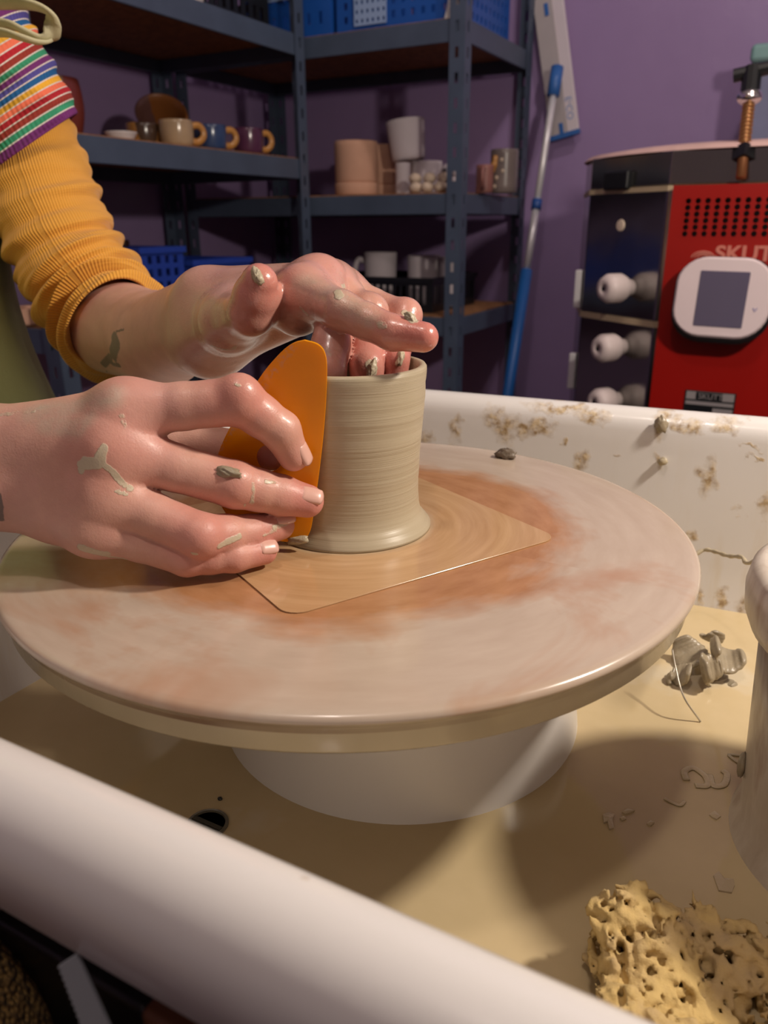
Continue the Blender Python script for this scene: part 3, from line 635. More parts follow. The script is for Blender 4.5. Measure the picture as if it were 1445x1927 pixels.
tag(o, 'square orange-brown wooden insert tile lying in the middle of the round bat', 'insert tile')
ZP = BZ+.0009

# pot being thrown
pm, nt, b = newmat('wet_thrown_clay'); pos = N(nt, 'ShaderNodeTexCoord').outputs['Object']; sep = N(nt, 'ShaderNodeSeparateXYZ'); L(nt, pos, sep.inputs[0])
an = math_(nt, 'ARCTAN2', sep.outputs[0], math_(nt, 'MULTIPLY', sep.outputs[1], -1))
zz = math_(nt, 'ADD', sep.outputs[2], math_(nt, 'MULTIPLY', an, .0005))
v = N(nt, 'ShaderNodeCombineXYZ'); L(nt, math_(nt, 'MULTIPLY', an, .10), v.inputs[0]); L(nt, math_(nt, 'MULTIPLY', zz, 420), v.inputs[1])
h1 = noise(nt, 1.0, 5, .7, v.outputs[0]); h2 = noise(nt, .28, 2, .5, v.outputs[0]); 
band = noise(nt, .09, 2, .5, v.outputs[0])
hh = math_(nt, 'MULTIPLY', h1, math_(nt, 'MULTIPLY_ADD', band, 4, -1.4, clamp=True))
L(nt, ramp(nt, math_(nt, 'ADD', math_(nt, 'MULTIPLY', h1, .5), math_(nt, 'MULTIPLY', h2, .5)), [(.3, (.41, .345, .23)), (.7, (.465, .40, .28))]), b.inputs['Base Color'])
b.inputs['Roughness'].default_value = .36; b.inputs['Specular IOR Level'].default_value = .45
bump(nt, math_(nt, 'ADD', math_(nt, 'MULTIPLY', hh, 1.5), math_(nt, 'MULTIPLY', h2, .4)), b, .5, .0012)
pr = [(0, 0), (.0428, 0), (.0427, .0014), (.0414, .0026), (.0411, .0036), (.0398, .0046), (.0396, .0054), (.0384, .0066), (.0372, .009), (.0364, .013), (.0360, .020), (.0360, .027), (.0362, .0285), (.0364, .034), (.0367, .041), (.0374, .049), (.0380, .056), (.0386, .063), (.0389, .0655), (.0388, .0672), (.0392, .070), (.0393, .075), (.0392, .0775), (.0396, .080), (.03985, .0835), (.0398, .0855), (.0390, .0866), (.0374, .0868), (.0362, .0862), (.0357, .0845), (.0350, .080), (.0342, .065), (.0335, .045), (.032, .02), (.028, .0115), (.015, .0095), (0, .0095)]
pot = MB().lathe(pr, 128, cap=False).build('clay_pot', pm, smooth=True); pot.location = (BX, BY, ZP); tag(pot, 'grey-beige wet clay cylinder pot being thrown on the bat', 'pot')

# clay crumb on the bat rim at the back
o = MB().ellip((0, 0, .003), (.0075, .004, .0042), 20, 12, noise=.22, seed=3).build('clay_crumb', simple('dark_wet_clay', (.16, .125, .09), .35, bmp=.4, bscale=400), smooth=True)
c = onz(950, 862, BZ); o.location = (c[0], c[1], BZ-.0006); tag(o, 'dark crumb of clay stuck on the far edge of the bat', 'clay crumb')
# nugget on the rear tub wall
o = MB().ellip((0, 0, 0), (.0042, .003, .006), 18, 12, noise=.25, seed=5).build('clay_crumb', M['greyclay'], smooth=True); c = ony(1243, 800, .601); o.location = (c[0], c[1]+.001, c[2]); tag(o, 'clay nugget stuck to the far inner wall of the tub, below the red panel', 'clay crumb')
o = MB().ellip((0, 0, 0), (.0035, .003, .003), 14, 8, noise=.2, seed=6).build('clay_crumb', M['slip'], smooth=True); c = ony(1246, 869, .5985); o.location = (c[0], c[1]+.001, c[2]); tag(o, 'small pale drop of clay on the far tub wall, lower than the nugget', 'clay crumb')
o = MB().ellip((0, 0, 0), (.0035, .003, .003), 14, 8, noise=.2, seed=8).build('clay_crumb', M['slip'], smooth=True); c = ony(814, 818, .600); o.location = (c[0], c[1]-.003, c[2]); tag(o, 'small pale drop of clay on the far tub wall, just right of the pot', 'clay crumb')

# ------------------------------------------------------------------ things in the tub
# plastic bucket
bk_, nt, b = newmat('slip_streaked_bucket'); pos = N(nt, 'ShaderNodeTexCoord').outputs['Object']
mp_ = N(nt, 'ShaderNodeMapping'); L(nt, pos, mp_.inputs[0]); mp_.inputs['Rotation'].default_value = (.5, .3, 0); mp_.inputs['Scale'].default_value = (1, 1, .3)
L(nt, ramp(nt, noise(nt, 30, 5, .6, mp_.outputs[0]), [(.3, (.30, .225, .165)), (.42, (.50, .43, .35)), (.56, (.62, .56, .48)), (.66, (.44, .34, .27))]), b.inputs['Base Color']); b.inputs['Roughness'].default_value = .3
bump(nt, noise(nt, 40, 4, .6, mp_.outputs[0]), b, .25, .003)
bu = empty('bucket', (.066, .366, .4615)); tag(bu, 'pale plastic bucket streaked with slip, standing in the right end of the tub', 'bucket')
MB().lathe([(0, 0), (.062, 0), (.067, .003), (.0685, .02), (.0675, .036), (.064, .045), (.0645, .06), (.067, .11), (.0685, .140), (.0665, .140), (.0655, .11), (.061, .05), (.058, .01), (0, .01)], 72, cap=False).build('body', bk_, bu, smooth=True)
MB().lathe([(.0688, .140), (.0735, .143), (.0765, .150), (.0775, .160), (.0760, .168), (.072, .1715), (.0675, .170), (.0655, .165), (.0655, .141), (.0688, .140)], 72, cap=False).build('rim', bk_, bu, smooth=True)
MB().ellip((0, 0, 0), (.002, .004, .007), 12, 8, noise=.1).build('clay_chip', M['greyclay'], bu, smooth=True).location = (-.0655, -.008, .066)

# clay trimmings in a heap
def curl(r, arc, wd, th, seed, m=M['greyclay'], name='clay_trimming'):
    rg = np.random.default_rng(seed); n = 22; vs = []; fs = []
    for i in range(n):
        t = i/(n-1); a = arc*(t-.5); taper = .35+.65*math.sin(PI*min(1, max(0, .1+.85*t)))
        for j, (du, dr) in enumerate(((-1, -1), (-.35, -1.1), (.35, -1.0), (1, -.8), (1.02, .5), (.4, 1), (-.3, 1.1), (-1.02, .8))):
            jit = rg.normal(0, .10); q = r+dr*th*.5*(1+jit*2.2)
            vs.append((q*math.sin(a), du*wd*.5*taper*(1+jit), r-q*math.cos(a)))
    k = 8
    for i in range(n-1):
        for j in range(k): fs.append((i*k+j, i*k+(j+1) % k, (i+1)*k+(j+1) % k, (i+1)*k+j))
    fs += [tuple(range(k))[::-1], tuple((n-1)*k+j for j in range(k))]
    mb = MB().add(vs, fs); return mb
hp = [((1355, 1232), .0075, 3.4, .016, .0042, (.35, .5, .5), 'thick curled grey clay trimming on the right of the heap in the tub'),
      ((1300, 1228), .010, 2.2, .015, .0046, (-.5, -.3, 2.2), 'grey clay trimming leaning under the bat edge, left of the heap'),
      ((1328, 1252), .006, 3.0, .013, .0040, (1.1, .2, 1.2), 'torn grey clay trimming at the front middle of the heap'),
      ((1290, 1262), .007, 2.0, .011, .0036, (.8, -.6, -.6), 'small wet grey clay trimming at the front left of the heap'),
      ((1258, 1278), .010, 1.2, .007, .0032, (.1, 1.5, .35), 'thin flat clay scrap lying left of the heap of trimmings'),
      ((1358, 1272), .009, 1.8, .008, .0035, (.1, .3, -.5), 'low half-sunk clay scrap in front of the curled trimming'),
      ((1340, 1196), .006, 2.2, .010, .0034, (.6, .6, 2.6), 'ragged clay trimming at the back of the heap')]
for i, ((u, v), r, arc, wd, th, rot, lab) in enumerate(hp):
    o = curl(r*1.35, arc, wd*1.55, th*.85, 11+i).build('clay_trimming', M['greyclay'], smooth=True, subsurf=1)
    zc = ZW+(.016 if i in (0, 2, 6) else .010 if i in (1, 3) else .002); c = onz(u, v, zc); o.location = tuple(c-np.array((0, 0, .003))); o.rotation_euler = rot
    tag(o, lab, 'clay trimming', 'grey clay trimmings heaped in the tub')
# fine wire arching over the water and cord to the bucket
w1 = [P(1265, 1222, .478), P(1271, 1255, .473), P(1286, 1310, .464), onz(1318, 1358, ZW+.0005)]
tag(MB().tube(spline(w1, 8), .00055, 6).build('wire', simple('thin_wire', (.55, .5, .42), .35, metal=.5), smooth=True), 'thin stiff wire arching from the clay heap down into the water', 'wire')
w2 = [onx(1296, 1050, -.062), ony(1322, 1036, .560), ony(1345, 1038, .556), ony(1370, 1046, .545), ony(1395, 1048, .53), ony(1420, 1056, .512), (.02, .45, .6335)]
w2[0] = P(1285, 1060, (w2[1]-_C)@_F)
tag(MB().tube(spline(w2, 6), [.0014+.0003*math.sin(i*1.7) for i in range(37)], 8).build('cord', M['slip'], smooth=True), 'clay-crusted cord stretching from the bat to the bucket rim', 'cord')
# shavings afloat
def ribbon(px, wpx, name, lab, m=M['slip'], grp='thin clay shavings afloat on the muddy water'):
    pts = [onz(u, v, ZW+.0006) for u, v in px]; s = ((pts[0]-_C)@_F)/FPX
    o = MB().tube(spline(pts, 6), wpx*s, 8, flat=.35).build(name, m, smooth=True); return tag(o, lab, 'clay shaving', grp)
pale = simple('pale_floating_clay', (.50, .40, .26), .3, bmp=.3, bscale=300)
ribbon([(1292, 1468), (1288, 1452), (1305, 1445), (1328, 1462), (1330, 1478), (1308, 1478)], 6.5, 'clay_shaving', 'looped clay shaving left of the bucket foot', pale)
ribbon([(1335, 1458), (1342, 1478), (1362, 1476), (1368, 1458), (1360, 1450)], 6.5, 'clay_shaving', 'hook-shaped clay shaving touching the looped one', pale)
ribbon([(1396, 1422), (1372, 1420), (1385, 1432), (1398, 1438)], 3.5, 'clay_shaving', 'pale folded clay shaving in the lit water by the bucket', M['slip'])
ribbon([(1250, 1502), (1265, 1510), (1280, 1515), (1288, 1508)], 3.5, 'clay_shaving', 'small straight clay shaving in the middle of the shaded water', pale)
def flake(px, lab, seed):
    pts = [onz(u, v, ZW) for u, v in px]; c = sum(pts)/len(pts); rg = np.random.default_rng(seed)
    top = [p+np.array((0, 0, .0009)) for p in pts]; n = len(pts)
    o = MB().add(pts+top+[c+np.array((0, 0, .0014))], [(i, (i+1) % n, n+(i+1) % n, n+i) for i in range(n)]+[(n+i, n+(i+1) % n, 2*n) for i in range(n)]+[tuple(range(n))[::-1]]).build('clay_shaving', pale, smooth=False)
    return tag(o, lab, 'clay shaving', 'thin clay shavings afloat on the muddy water')
flake([(1136, 1550), (1134, 1535), (1145, 1530), (1156, 1534), (1152, 1545), (1155, 1560), (1146, 1562), (1143, 1548)], 'ragged clay flake farthest left on the shaded water', 1)
flake([(1170, 1530), (1180, 1524), (1194, 1527), (1186, 1531), (1176, 1534)], 'small clay flake right of the ragged one', 2)
flake([(1166, 1541), (1174, 1538), (1178, 1543), (1170, 1546)], 'tiny clay flake below the small one', 3)
flake([(1216, 1552), (1224, 1546), (1231, 1550), (1224, 1556)], 'tiny diamond clay flake toward the middle of the water', 4)
flake([(1342, 1650), (1352, 1642), (1362, 1655), (1380, 1656), (1382, 1668), (1376, 1682), (1352, 1678)], 'large pale clay flake between the sponge and the bucket', 5)
flake([(1334, 1535), (1344, 1528), (1356, 1538), (1348, 1544), (1340, 1540)], 'small crooked clay flake at the bucket foot', 6)
o = MB().ellip((0, 0, 0), (.0014, .0012, .001), 10, 6).build('clay_crumb', M['black'], smooth=True); o.location = tuple(onz(414, 1503, ZW+.0004)); tag(o, 'tiny dark speck floating behind the drain plug', 'clay crumb')

# ------------------------------------------------------------------ implicit surfaces (surface nets)
class Field:
    def __init__(s, lo, hi, h):
        s.lo = np.array(lo, np.float32); s.h = h; s.n = np.ceil((np.array(hi)-lo)/h).astype(int)+1
        s.ax = [s.lo[i]+h*np.arange(s.n[i], dtype=np.float32) for i in range(3)]
        s.f = np.full(s.n, .03, np.float32)
    def sub(s, lo, hi):
        a = np.maximum(0, np.floor((np.array(lo)-s.lo)/s.h).astype(int)); b_ = np.minimum(s.n, np.ceil((np.array(hi)-s.lo)/s.h).astype(int)+1)
        sl = tuple(slice(a[i], max(a[i], b_[i])) for i in range(3)); g = np.meshgrid(*[s.ax[i][sl[i]] for i in range(3)], indexing='ij', sparse=True); return sl, g
    def cone(s, a, b_, r1, r2, k=.004, out=None, pad=.016):
        a = np.array(a, np.float32); b_ = np.array(b_, np.float32); f = s.f if out is None else out; R = max(r1, r2)+pad
        sl, (X, Y, Z) = s.sub(np.minimum(a, b_)-R, np.maximum(a, b_)+R); ba = b_-a; L2 = float(ba@ba)+1e-12
        px, py, pz = X-a[0], Y-a[1], Z-a[2]; hh = np.clip((px*ba[0]+py*ba[1]+pz*ba[2])/L2, 0, 1)
        d = np.sqrt((px-hh*ba[0])**2+(py-hh*ba[1])**2+(pz-hh*ba[2])**2)-(r1+(r2-r1)*hh)
        f[sl] = smin(f[sl], d, k)
    def ball(s, c, r, k=.004, out=None): s.cone(c, np.array(c)+1e-5, r, r, k, out)
    def nets(s):
        f = s.f; S = f < 0; n = s.n
        corner = [(i, j, k) for i in (0, 1) for j in (0, 1) for k in (0, 1)]
        cnt = sum(S[i:n[0]-1+i, j:n[1]-1+j, k:n[2]-1+k].astype(np.int8) for i, j, k in corner)
        cells = np.argwhere((cnt > 0) & (cnt < 8)); idx = np.full(n-1, -1, np.int64); idx[tuple(cells.T)] = np.arange(len(cells))
        val = {c: f[cells[:, 0]+c[0], cells[:, 1]+c[1], cells[:, 2]+c[2]] for c in corner}
        acc = np.zeros((len(cells), 3)); num = np.zeros(len(cells))
        for c in corner:
            for ax in range(3):
                if c[ax]: continue
                e = list(c); e[ax] = 1; e = tuple(e); A_, B2 = val[c], val[e]; m = (A_ < 0) != (B2 < 0)
                t = np.where(m, A_/(A_-B2+1e-20), 0); p = np.tile(np.array(c, float), (len(cells), 1)); p[:, ax] = t
                acc += p*m[:, None]; num += m
        V = (acc/num[:, None]+cells)*s.h+s.lo; F = []
        for ax in range(3):
            o1, o2 = [(1, 2), (2, 0), (0, 1)][ax]; sl0 = [slice(None)]*3; sl1 = [slice(None)]*3; sl0[ax] = slice(0, n[ax]-1); sl1[ax] = slice(1, n[ax])
            A_, B2 = S[tuple(sl0)], S[tuple(sl1)]
            for flip, mk in ((0, A_ & ~B2), (1, ~A_ & B2)):
                e = np.argwhere(mk); e = e[(e[:, o1] > 0) & (e[:, o2] > 0) & (e[:, o1] < n[o1]-1) & (e[:, o2] < n[o2]-1)]
                q = []
                for d1, d2 in ((-1, -1), (0, -1), (0, 0), (-1, 0)):
                    c = e.copy(); c[:, o1] += d1; c[:, o2] += d2; q.append(idx[tuple(c.T)])
                q = np.array(q).T
                F.append(q[:, ::-1] if flip else q)
        F = np.concatenate(F); F = F[(F >= 0).all(1)]
        return V, F
def smin(a, b_, k):
    if k <= 0: return np.minimum(a, b_)
    h_ = np.clip(.5+.5*(b_-a)/k, 0, 1); return b_+(a-b_)*h_-k*h_*(1-h_)
def fast_mesh(name, V, F):
    me = bpy.data.meshes.new(name); me.vertices.add(len(V)); me.vertices.foreach_set('co', np.asarray(V, np.float32).ravel())
    me.loops.add(F.size); me.loops.foreach_set('vertex_index', F.astype(np.int32).ravel()); me.polygons.add(len(F))
    me.polygons.foreach_set('loop_start', np.arange(0, F.size, 4, dtype=np.int32)); me.polygons.foreach_set('use_smooth', np.ones(len(F), bool)); me.update(calc_edges=True); me.validate(); return me
def set_attr(me, name, v): a = me.attributes.new(name, 'FLOAT', 'POINT'); a.data.foreach_set('value', np.asarray(v, np.float32))

# sponge: torn block full of holes
sp_c = np.array((.019, .228, .4975))
F_ = Field((-.066, -.058, -.045), (.074, .060, .050), .0012)
X, Y, Z = np.meshgrid(*F_.ax, indexing='ij', sparse=True)
def lump(x, y, z, sc, seed, n=4):
    rg = np.random.default_rng(seed); t = 0
    for i in range(n):
        d = rg.normal(size=3); d /= np.linalg.norm(d); t = t+np.sin((x*d[0]+y*d[1]+z*d[2])*sc*(1+.5*i)+rg.uniform(0, 6.28))/(1+.4*i)
    return t/n
def vnoise(cell, seed):
    """value noise on the grid, cell size in metres"""
    rg = np.random.default_rng(seed); ext = [a_[-1]-a_[0] for a_ in F_.ax]; m = [int(e/cell)+3 for e in ext]; G = rg.random(m).astype(np.float32)
    for axn in range(3):
        t = (F_.ax[axn]-F_.ax[axn][0])/cell; i0 = np.floor(t).astype(int); fr = (t-i0); fr = fr*fr*(3-2*fr); shp = [1, 1, 1]; shp[axn] = len(fr)
        G = np.take(G, i0, axn)*(1-fr.reshape(shp))+np.take(G, i0+1, axn)*fr.reshape(shp)
    return G.astype(np.float32)
wv = .0030*lump(X, Y, Z, 130, 1, 6)+.010*(vnoise(.012, 1)-.5)+.005*(vnoise(.0055, 2)-.5)+.0035*(vnoise(.0024, 7)-.5)
ztop = .026-.16*(X+.045)*(X > -.045)*.9+.02*np.exp(-(((X+.035)/.014)**2+((Y-.034)/.012)**2))*.5-.12*(Y-.0)*(Y > 0)*0+.20*(-Y-.012)*(Y < -.012)*(X > -.02)-.016*np.exp(-(((X-.004)/.020)**2+((Y-.012)/.014)**2))-.012*np.exp(-(((X-.034)/.020)**2+((Y-.018)/.014)**2))
d = np.maximum(np.maximum(np.abs(X-.004-.10*(Y))-.056-.06*Z*(X < 0), np.abs(Y)-.044), np.maximum(Z-ztop, -.040-Z))+wv
pores = np.maximum(.0105*(vnoise(.0040, 3)-.67), .0075*(vnoise(.0026, 4)-.66)); pores = np.maximum(pores, .014*(vnoise(.0085, 5)-.78))
F_.f = np.maximum(np.broadcast_to(d, F_.n).astype(np.float32), pores)
V, Fq = F_.nets(); me = fast_mesh('sponge', V, Fq)
sm, nt, b = newmat('yellow_sponge'); b.inputs['Roughness'].default_value = .9
pos = N(nt, 'ShaderNodeTexCoord').outputs['Object']
L(nt, mixc(nt, math_(nt, 'MULTIPLY_ADD', noise(nt, 45, 4, .6, pos), 3, -1.35, clamp=True), (.52, .37, .145), (.40, .29, .16)), b.inputs['Base Color']); bump(nt, noise(nt, 600, 3, .6, pos), b, .5, .001)
sp = link('sponge', me, sm); sp.location = tuple(sp_c); sp.rotation_euler = (0, 0, math.radians(24)); tag(sp, 'torn yellow sponge full of holes, lying by the near rim of the tub', 'sponge')

# ------------------------------------------------------------------ below the tub
fm, nt, b = newmat('brown_fleece'); b.inputs['Roughness'].default_value = .95; v = N(nt, 'ShaderNodeTexVoronoi'); v.inputs['Scale'].default_value = 560; L(nt, N(nt, 'ShaderNodeTexCoord').outputs['Object'], v.inputs['Vector'])
L(nt, ramp(nt, v.outputs['Distance'], [(.1, (.36, .21, .055)), (.6, (.13, .07, .018))]), b.inputs['Base Color']); bump(nt, v.outputs['Distance'], b, 1, .004)
c = P(-290, 2010, .215)
ztf = c[2]; RF = .066
o = MB().lathe([(0, 0), (RF*1.0, 0), (RF*1.0, ztf*.5), (RF*1.0, ztf*.93)]+[(RF*math.cos(a)*(1+.03*math.sin(5*a)), ztf+RF*.85*math.sin(a)) for a in np.linspace(0, PI/2, 14)][:-1]+[(0, ztf+RF*.86)], 48).build('fleece_throw', fm, smooth=True); o.location = (c[0], c[1]-.016, 0)
tag(o, 'brown curly fleece throw heaped on the floor below the near tub rim', 'throw')
pts = [(112, 1818), (146, 1794), (176, 1860), (206, 1927), (222, 1965), (182, 1965)]
sw = [P(u, v, .187) for u, v in ((112, 1818), (146, 1794), (208, 1930), (260, 2040))]
mb = MB(); L0 = [P(112+(178-112)*t+(2.2 if i % 2 else -2.2), 1818+(1990-1818)*t, .187) for i, t in enumerate(np.linspace(0, 1, 31))]; R0_ = [P(146+(236-146)*t, 1794+(1990-1794)*t, .187) for t in np.linspace(0, 1, 31)]
mb.add(L0+R0_, [(i, i+1, 32+i, 31+i) for i in range(30)])
o = mb.build('paper_strip', simple('grey_white_strip', (.27, .29, .32), .6), solid=.0012); tag(o, 'pale grey strip with one serrated edge, hanging beside the brown fleece', 'strip')

# ------------------------------------------------------------------ the rubber rib held against the pot
RP = np.array((-.2005, .3030, 0)); RN = np.array((-.431, .902, 0)); RN /= np.linalg.norm(RN)
def onrib(u, v): r = ray(u, v); return _C+r*(((RP-_C)@RN)/(r@RN))
out_px = [(575, 638), (600, 646), (613, 664), (616, 700), (612, 780), (604, 860), (595, 930), (587, 985), (581, 1005), (570, 1016), (545, 1019), (505, 1012), (455, 992), (420, 955), (404, 905), (409, 862), (424, 822), (446, 782), (470, 742), (498, 698), (532, 660), (554, 644)]
rot_e1 = np.array((.902, .431, 0.)); rot_e2 = np.array((0, 0, 1.)); org = onrib(520, 850)
def to2(p): p = p-org; return (p@rot_e1, p@rot_e2)
outl = [to2(p) for p in spline([onrib(u, v) for u, v in out_px]+[onrib(*out_px[0])], 5)[:-1]]
hc = to2(onrib(507, 862)); hole = [(hc[0]+.0062*math.cos(a), hc[1]+.0068*math.sin(a)) for a in np.linspace(0, 2*PI, 29)[:-1]]
bm = bmesh.new(); es = []
for loop in (outl, hole):
    vs = [bm.verts.new((x, y, 0)) for x, y in loop]; es += [bm.edges.new((vs[i], vs[(i+1) % len(vs)])) for i in range(len(vs))]
bmesh.ops.triangle_fill(bm, use_beauty=True, use_dissolve=False, edges=es)
bmesh.ops.subdivide_edges(bm, edges=[e for e in bm.edges if e.calc_length() > .012], cuts=2, use_grid_fill=False)
bmesh.ops.triangulate(bm, faces=bm.faces)
for vtx in bm.verts:  # slight spring in the flexible blade: the long left side comes forward at the top
    vtx.co.z = 1.6*max(0, vtx.co.y-.01)**2*1.0 + 2.0*max(0, -vtx.co.x-.0)**2*.35
bmesh.ops.recalc_face_normals(bm, faces=bm.faces)
me = bpy.data.meshes.new('shaping_rib'); bm.to_mesh(me); bm.free()
orm, nt, b = newmat('orange_rib_plastic'); b.inputs['Roughness'].default_value = .22; b.inputs['Subsurface Weight'].default_value = 0; b.inputs['Subsurface Radius'].default_value = (1, .35, .05); b.inputs['Subsurface Scale'].default_value = .003
pos = N(nt, 'ShaderNodeTexCoord').outputs['Object']; sep = N(nt, 'ShaderNodeSeparateXYZ'); L(nt, pos, sep.inputs[0])
# dried slip along the upper left edge
dd = math_(nt, 'ABSOLUTE', math_(nt, 'ADD', math_(nt, 'ADD', math_(nt, 'MULTIPLY', sep.outputs[0], .79), math_(nt, 'MULTIPLY', sep.outputs[1], -.61)), .0225))
sm_ = math_(nt, 'MULTIPLY', math_(nt, 'MULTIPLY_ADD', dd, -330, 1.0, clamp=True), math_(nt, 'MULTIPLY_ADD', noise(nt, 420, 3, .6, pos), 5, -2.4, clamp=True))
L(nt, mixc(nt, math_(nt, 'MULTIPLY', sm_, .8), (1, .44, .004), (.70, .50, .34)), b.inputs['Base Color'])
tr_ = N(nt, 'ShaderNodeBsdfTranslucent'); tr_.inputs[0].default_value = (1, .55, .006, 1); mx = N(nt, 'ShaderNodeMixShader'); mx.inputs[0].default_value = .42
out_ = [n_ for n_ in nt.nodes if n_.type == 'OUTPUT_MATERIAL'][0]; L(nt, b.outputs[0], mx.inputs[1]); L(nt, tr_.outputs[0], mx.inputs[2]); L(nt, mx.outputs[0], out_.inputs[0])
rib = link('shaping_rib', me, orm); rib.matrix_world = Matrix(((rot_e1[0], 0, RN[0]*-1, org[0]), (rot_e1[1], 0, RN[1]*-1, org[1]), (0, 1, 0, org[2]), (0, 0, 0, 1)))
q = rib.modifiers.new('s', 'SOLIDIFY'); q.thickness = .0019; q.offset = 0
q = rib.modifiers.new('b', 'BEVEL'); q.width = .0006; q.segments = 2; q.limit_method = 'ANGLE'; q.angle_limit = .9
tag(rib, 'orange plastic throwing rib with a finger hole, held against the side of the pot', 'pottery rib')
o = MB().ellip((0, 0, 0), (.0055, .0022, .0024), 20, 12, noise=.2, seed=9).build('clay_blob', M['slip'], rib, smooth=True); p = to2(onrib(563, 1014)); o.location = (p[0], p[1], .0012); o.rotation_euler = (PI/2*0, 0, .15)

# ------------------------------------------------------------------ the potter
def K(*a): return P(*a)
# --- right hand (nearer, holds the rib)
RH = dict(wa=K(-35, 846, .366), wb=K(-30, 914, .372), iM=K(236, 774, .352), iP=K(452, 755, .352), iD=K(528, 810, .3615), iT=K(552, 857, .3675),
          mM=K(208, 846, .349), mP=K(443, 912, .362), mD=K(528, 932, .372), mT=K(578, 943, .3755),
          rM=K(196, 930, .352), rP=K(378, 1009, .353), rD=K(468, 1003, .3705), rT=K(527, 989, .3805),
          lM=K(176, 992, .355), lP=onz(352, 1049, .6322), lD=onz(440, 1047, .6302), lT=onz(497, 1038, .6288),
          t0=K(40, 850, .385), tM=K(240, 830, .405), tI=K(375, 838, .402), tT=onrib(508, 864)+RN*.0085)
def hand_field(lo, hi, h, palm, digits, kp=.010):
    F = Field(lo, hi, h); pf = np.full(F.n, .03, np.float32)
    for a, b_, r1, r2, k in palm: F.cone(a, b_, r1, r2, k, pf)
    res = pf.copy()
    for ch in digits:
        g = np.full(F.n, .03, np.float32)
        for (a, r1), (b_, r2) in zip(ch[:-1], ch[1:]): F.cone(a, b_, r1, r2, .0022, g)
        res = np.minimum(res, smin(pf, g, kp))
    F.f = res; return F
h = RH; e_r = np.array((-.585, .125, .705))
palm = [(e_r, .35*e_r+.65*.5*(h['wa']+h['wb']), .038, .029, .01), (.35*e_r+.65*.5*(h['wa']+h['wb']), .5*(h['wa']+h['wb']), .029, .0225, .01),
        (h['wa'], h['iM'], .0155, .0120, .012), (h['wa'], h['mM'], .0165, .0120, .012), (h['wb'], h['rM'], .0165, .0118, .012), (h['wb'], h['lM'], .0155, .0112, .012),
        (h['iM'], h['mM'], .0115, .0118, .010), (h['mM'], h['rM'], .0115, .0112, .010), (h['rM'], h['lM'], .011, .0105, .010),
        (h['wa'], h['t0'], .0155, .0155, .012), (h['t0'], h['tM'], .017, .0135, .015),
        (.5*(h['wa']+h['wb']), h['mM']+RN*.006, .02, .013, .014), (.3*h['wb']+.7*h['rM']+RN*.004, .3*h['wb']+.7*h['lM']+RN*.006, .013, .013, .012)]
def chain(h, c, rs, extra=()):
    return [(h[c+'M'], rs[0])]+[(.5*(h[c+'M']+h[c+'P'] if c != 't' else h['tM']+h['tI']), rs[1]), (h[c+'P'] if c != 't' else h['tI'], rs[2])]+([(.5*(h[c+'P']+h[c+'D']), rs[3]), (h[c+'D'], rs[4])] if c != 't' else [(.45*h['tI']+.55*h['tT'], rs[4])])+[(h[c+'T'], rs[5])]
digs = [chain(h, 'i', (.0118, .0106, .0110, .0096, .0092, .0075)), chain(h, 'm', (.0118, .0108, .0110, .0099, .0096, .0080)),
        chain(h, 'r', (.0112, .0102, .0104, .0092, .0086, .0070)), chain(h, 'l', (.0100, .0088, .0086, .0078, .0074, .0062)), chain(h, 't', (.0125, .0108, .0108, 0, .0100, .0080))]
allp = np.array(list(h.values())+[e_r])
FR_ = hand_field(np.minimum(allp.min(0), e_r)-.05, allp.max(0)+.03, .00115, palm, digs)
for k, r in (('iM', .006), ('mM', .0062), ('rM', .0055), ('iP', .0065), ('mP', .0062), ('rP', .006)):  # knuckle bones
    off = (-_F*.0068 if k[1] == 'M' else (-_F*.0045+_U*(.004 if k == 'iP' else .001)))
    FR_.ball(h[k]+off, r, .006)
# wrist bone
FR_.ball(h['wb']-_F*.010+_R*.012, .012, .014)
VR, QR = FR_.nets()

# --- left hand (over the pot, three fingers inside)
e_l = K(200, 610, .655)
LH = dict(wa=K(392, 566, .462), wb=K(398, 640, .478), iM=K(572, 553, .405), iP=K(642, 584, .380), iD=K(738, 626, .367), iT=K(797, 634.5, .362),
          mM=K(598, 535, .420), mP=K(632, 602, .396), mD=np.array((-.2075, .3225, .706)), mT=np.array((-.2060, .3245, .672)),
          rM=K(622, 542, .436), rP=K(696, 592, .414), rD=np.array((-.1970, .3435, .707)), rT=np.array((-.1960, .345, .672)),
          lM=K(642, 548, .450), lP=K(763, 596, .424), lD=np.array((-.1890, .3590, .709)), lT=np.array((-.1900, .360, .680)),
          t0=K(412, 612, .452), tM=K(432, 606, .428), tI=K(472, 588, .396), tT=K(488, 531, .384))
h = LH
fm_ = K(300, 640, .565)
palm = [(e_l, fm_, .040, .0315, .01), (fm_, .5*(h['wa']+h['wb']), .0315, .024, .012), (fm_, h['wa'], .022, .0155, .012), (fm_, h['wb'], .022, .0185, .012),
        (h['wa'], h['iM'], .0150, .0122, .010), (h['wa'], h['mM'], .0165, .0118, .010), (.6*h['wa']+.4*h['wb'], h['rM'], .0165, .0112, .014), (.35*h['wa']+.65*h['wb'], h['lM'], .0165, .0105, .014),
        (h['iM'], h['mM'], .011, .011, .010), (h['mM'], h['rM'], .0108, .0105, .010), (h['rM'], h['lM'], .0105, .010, .010),
        (h['wb'], K(545, 592, .44), .016, .0115, .016), (K(560, 590, .415), K(590, 575, .425), .0115, .0105, .012),
        (h['wb'], h['t0'], .018, .0165, .014), (h['t0'], h['tM'], .0165, .0150, .012)]
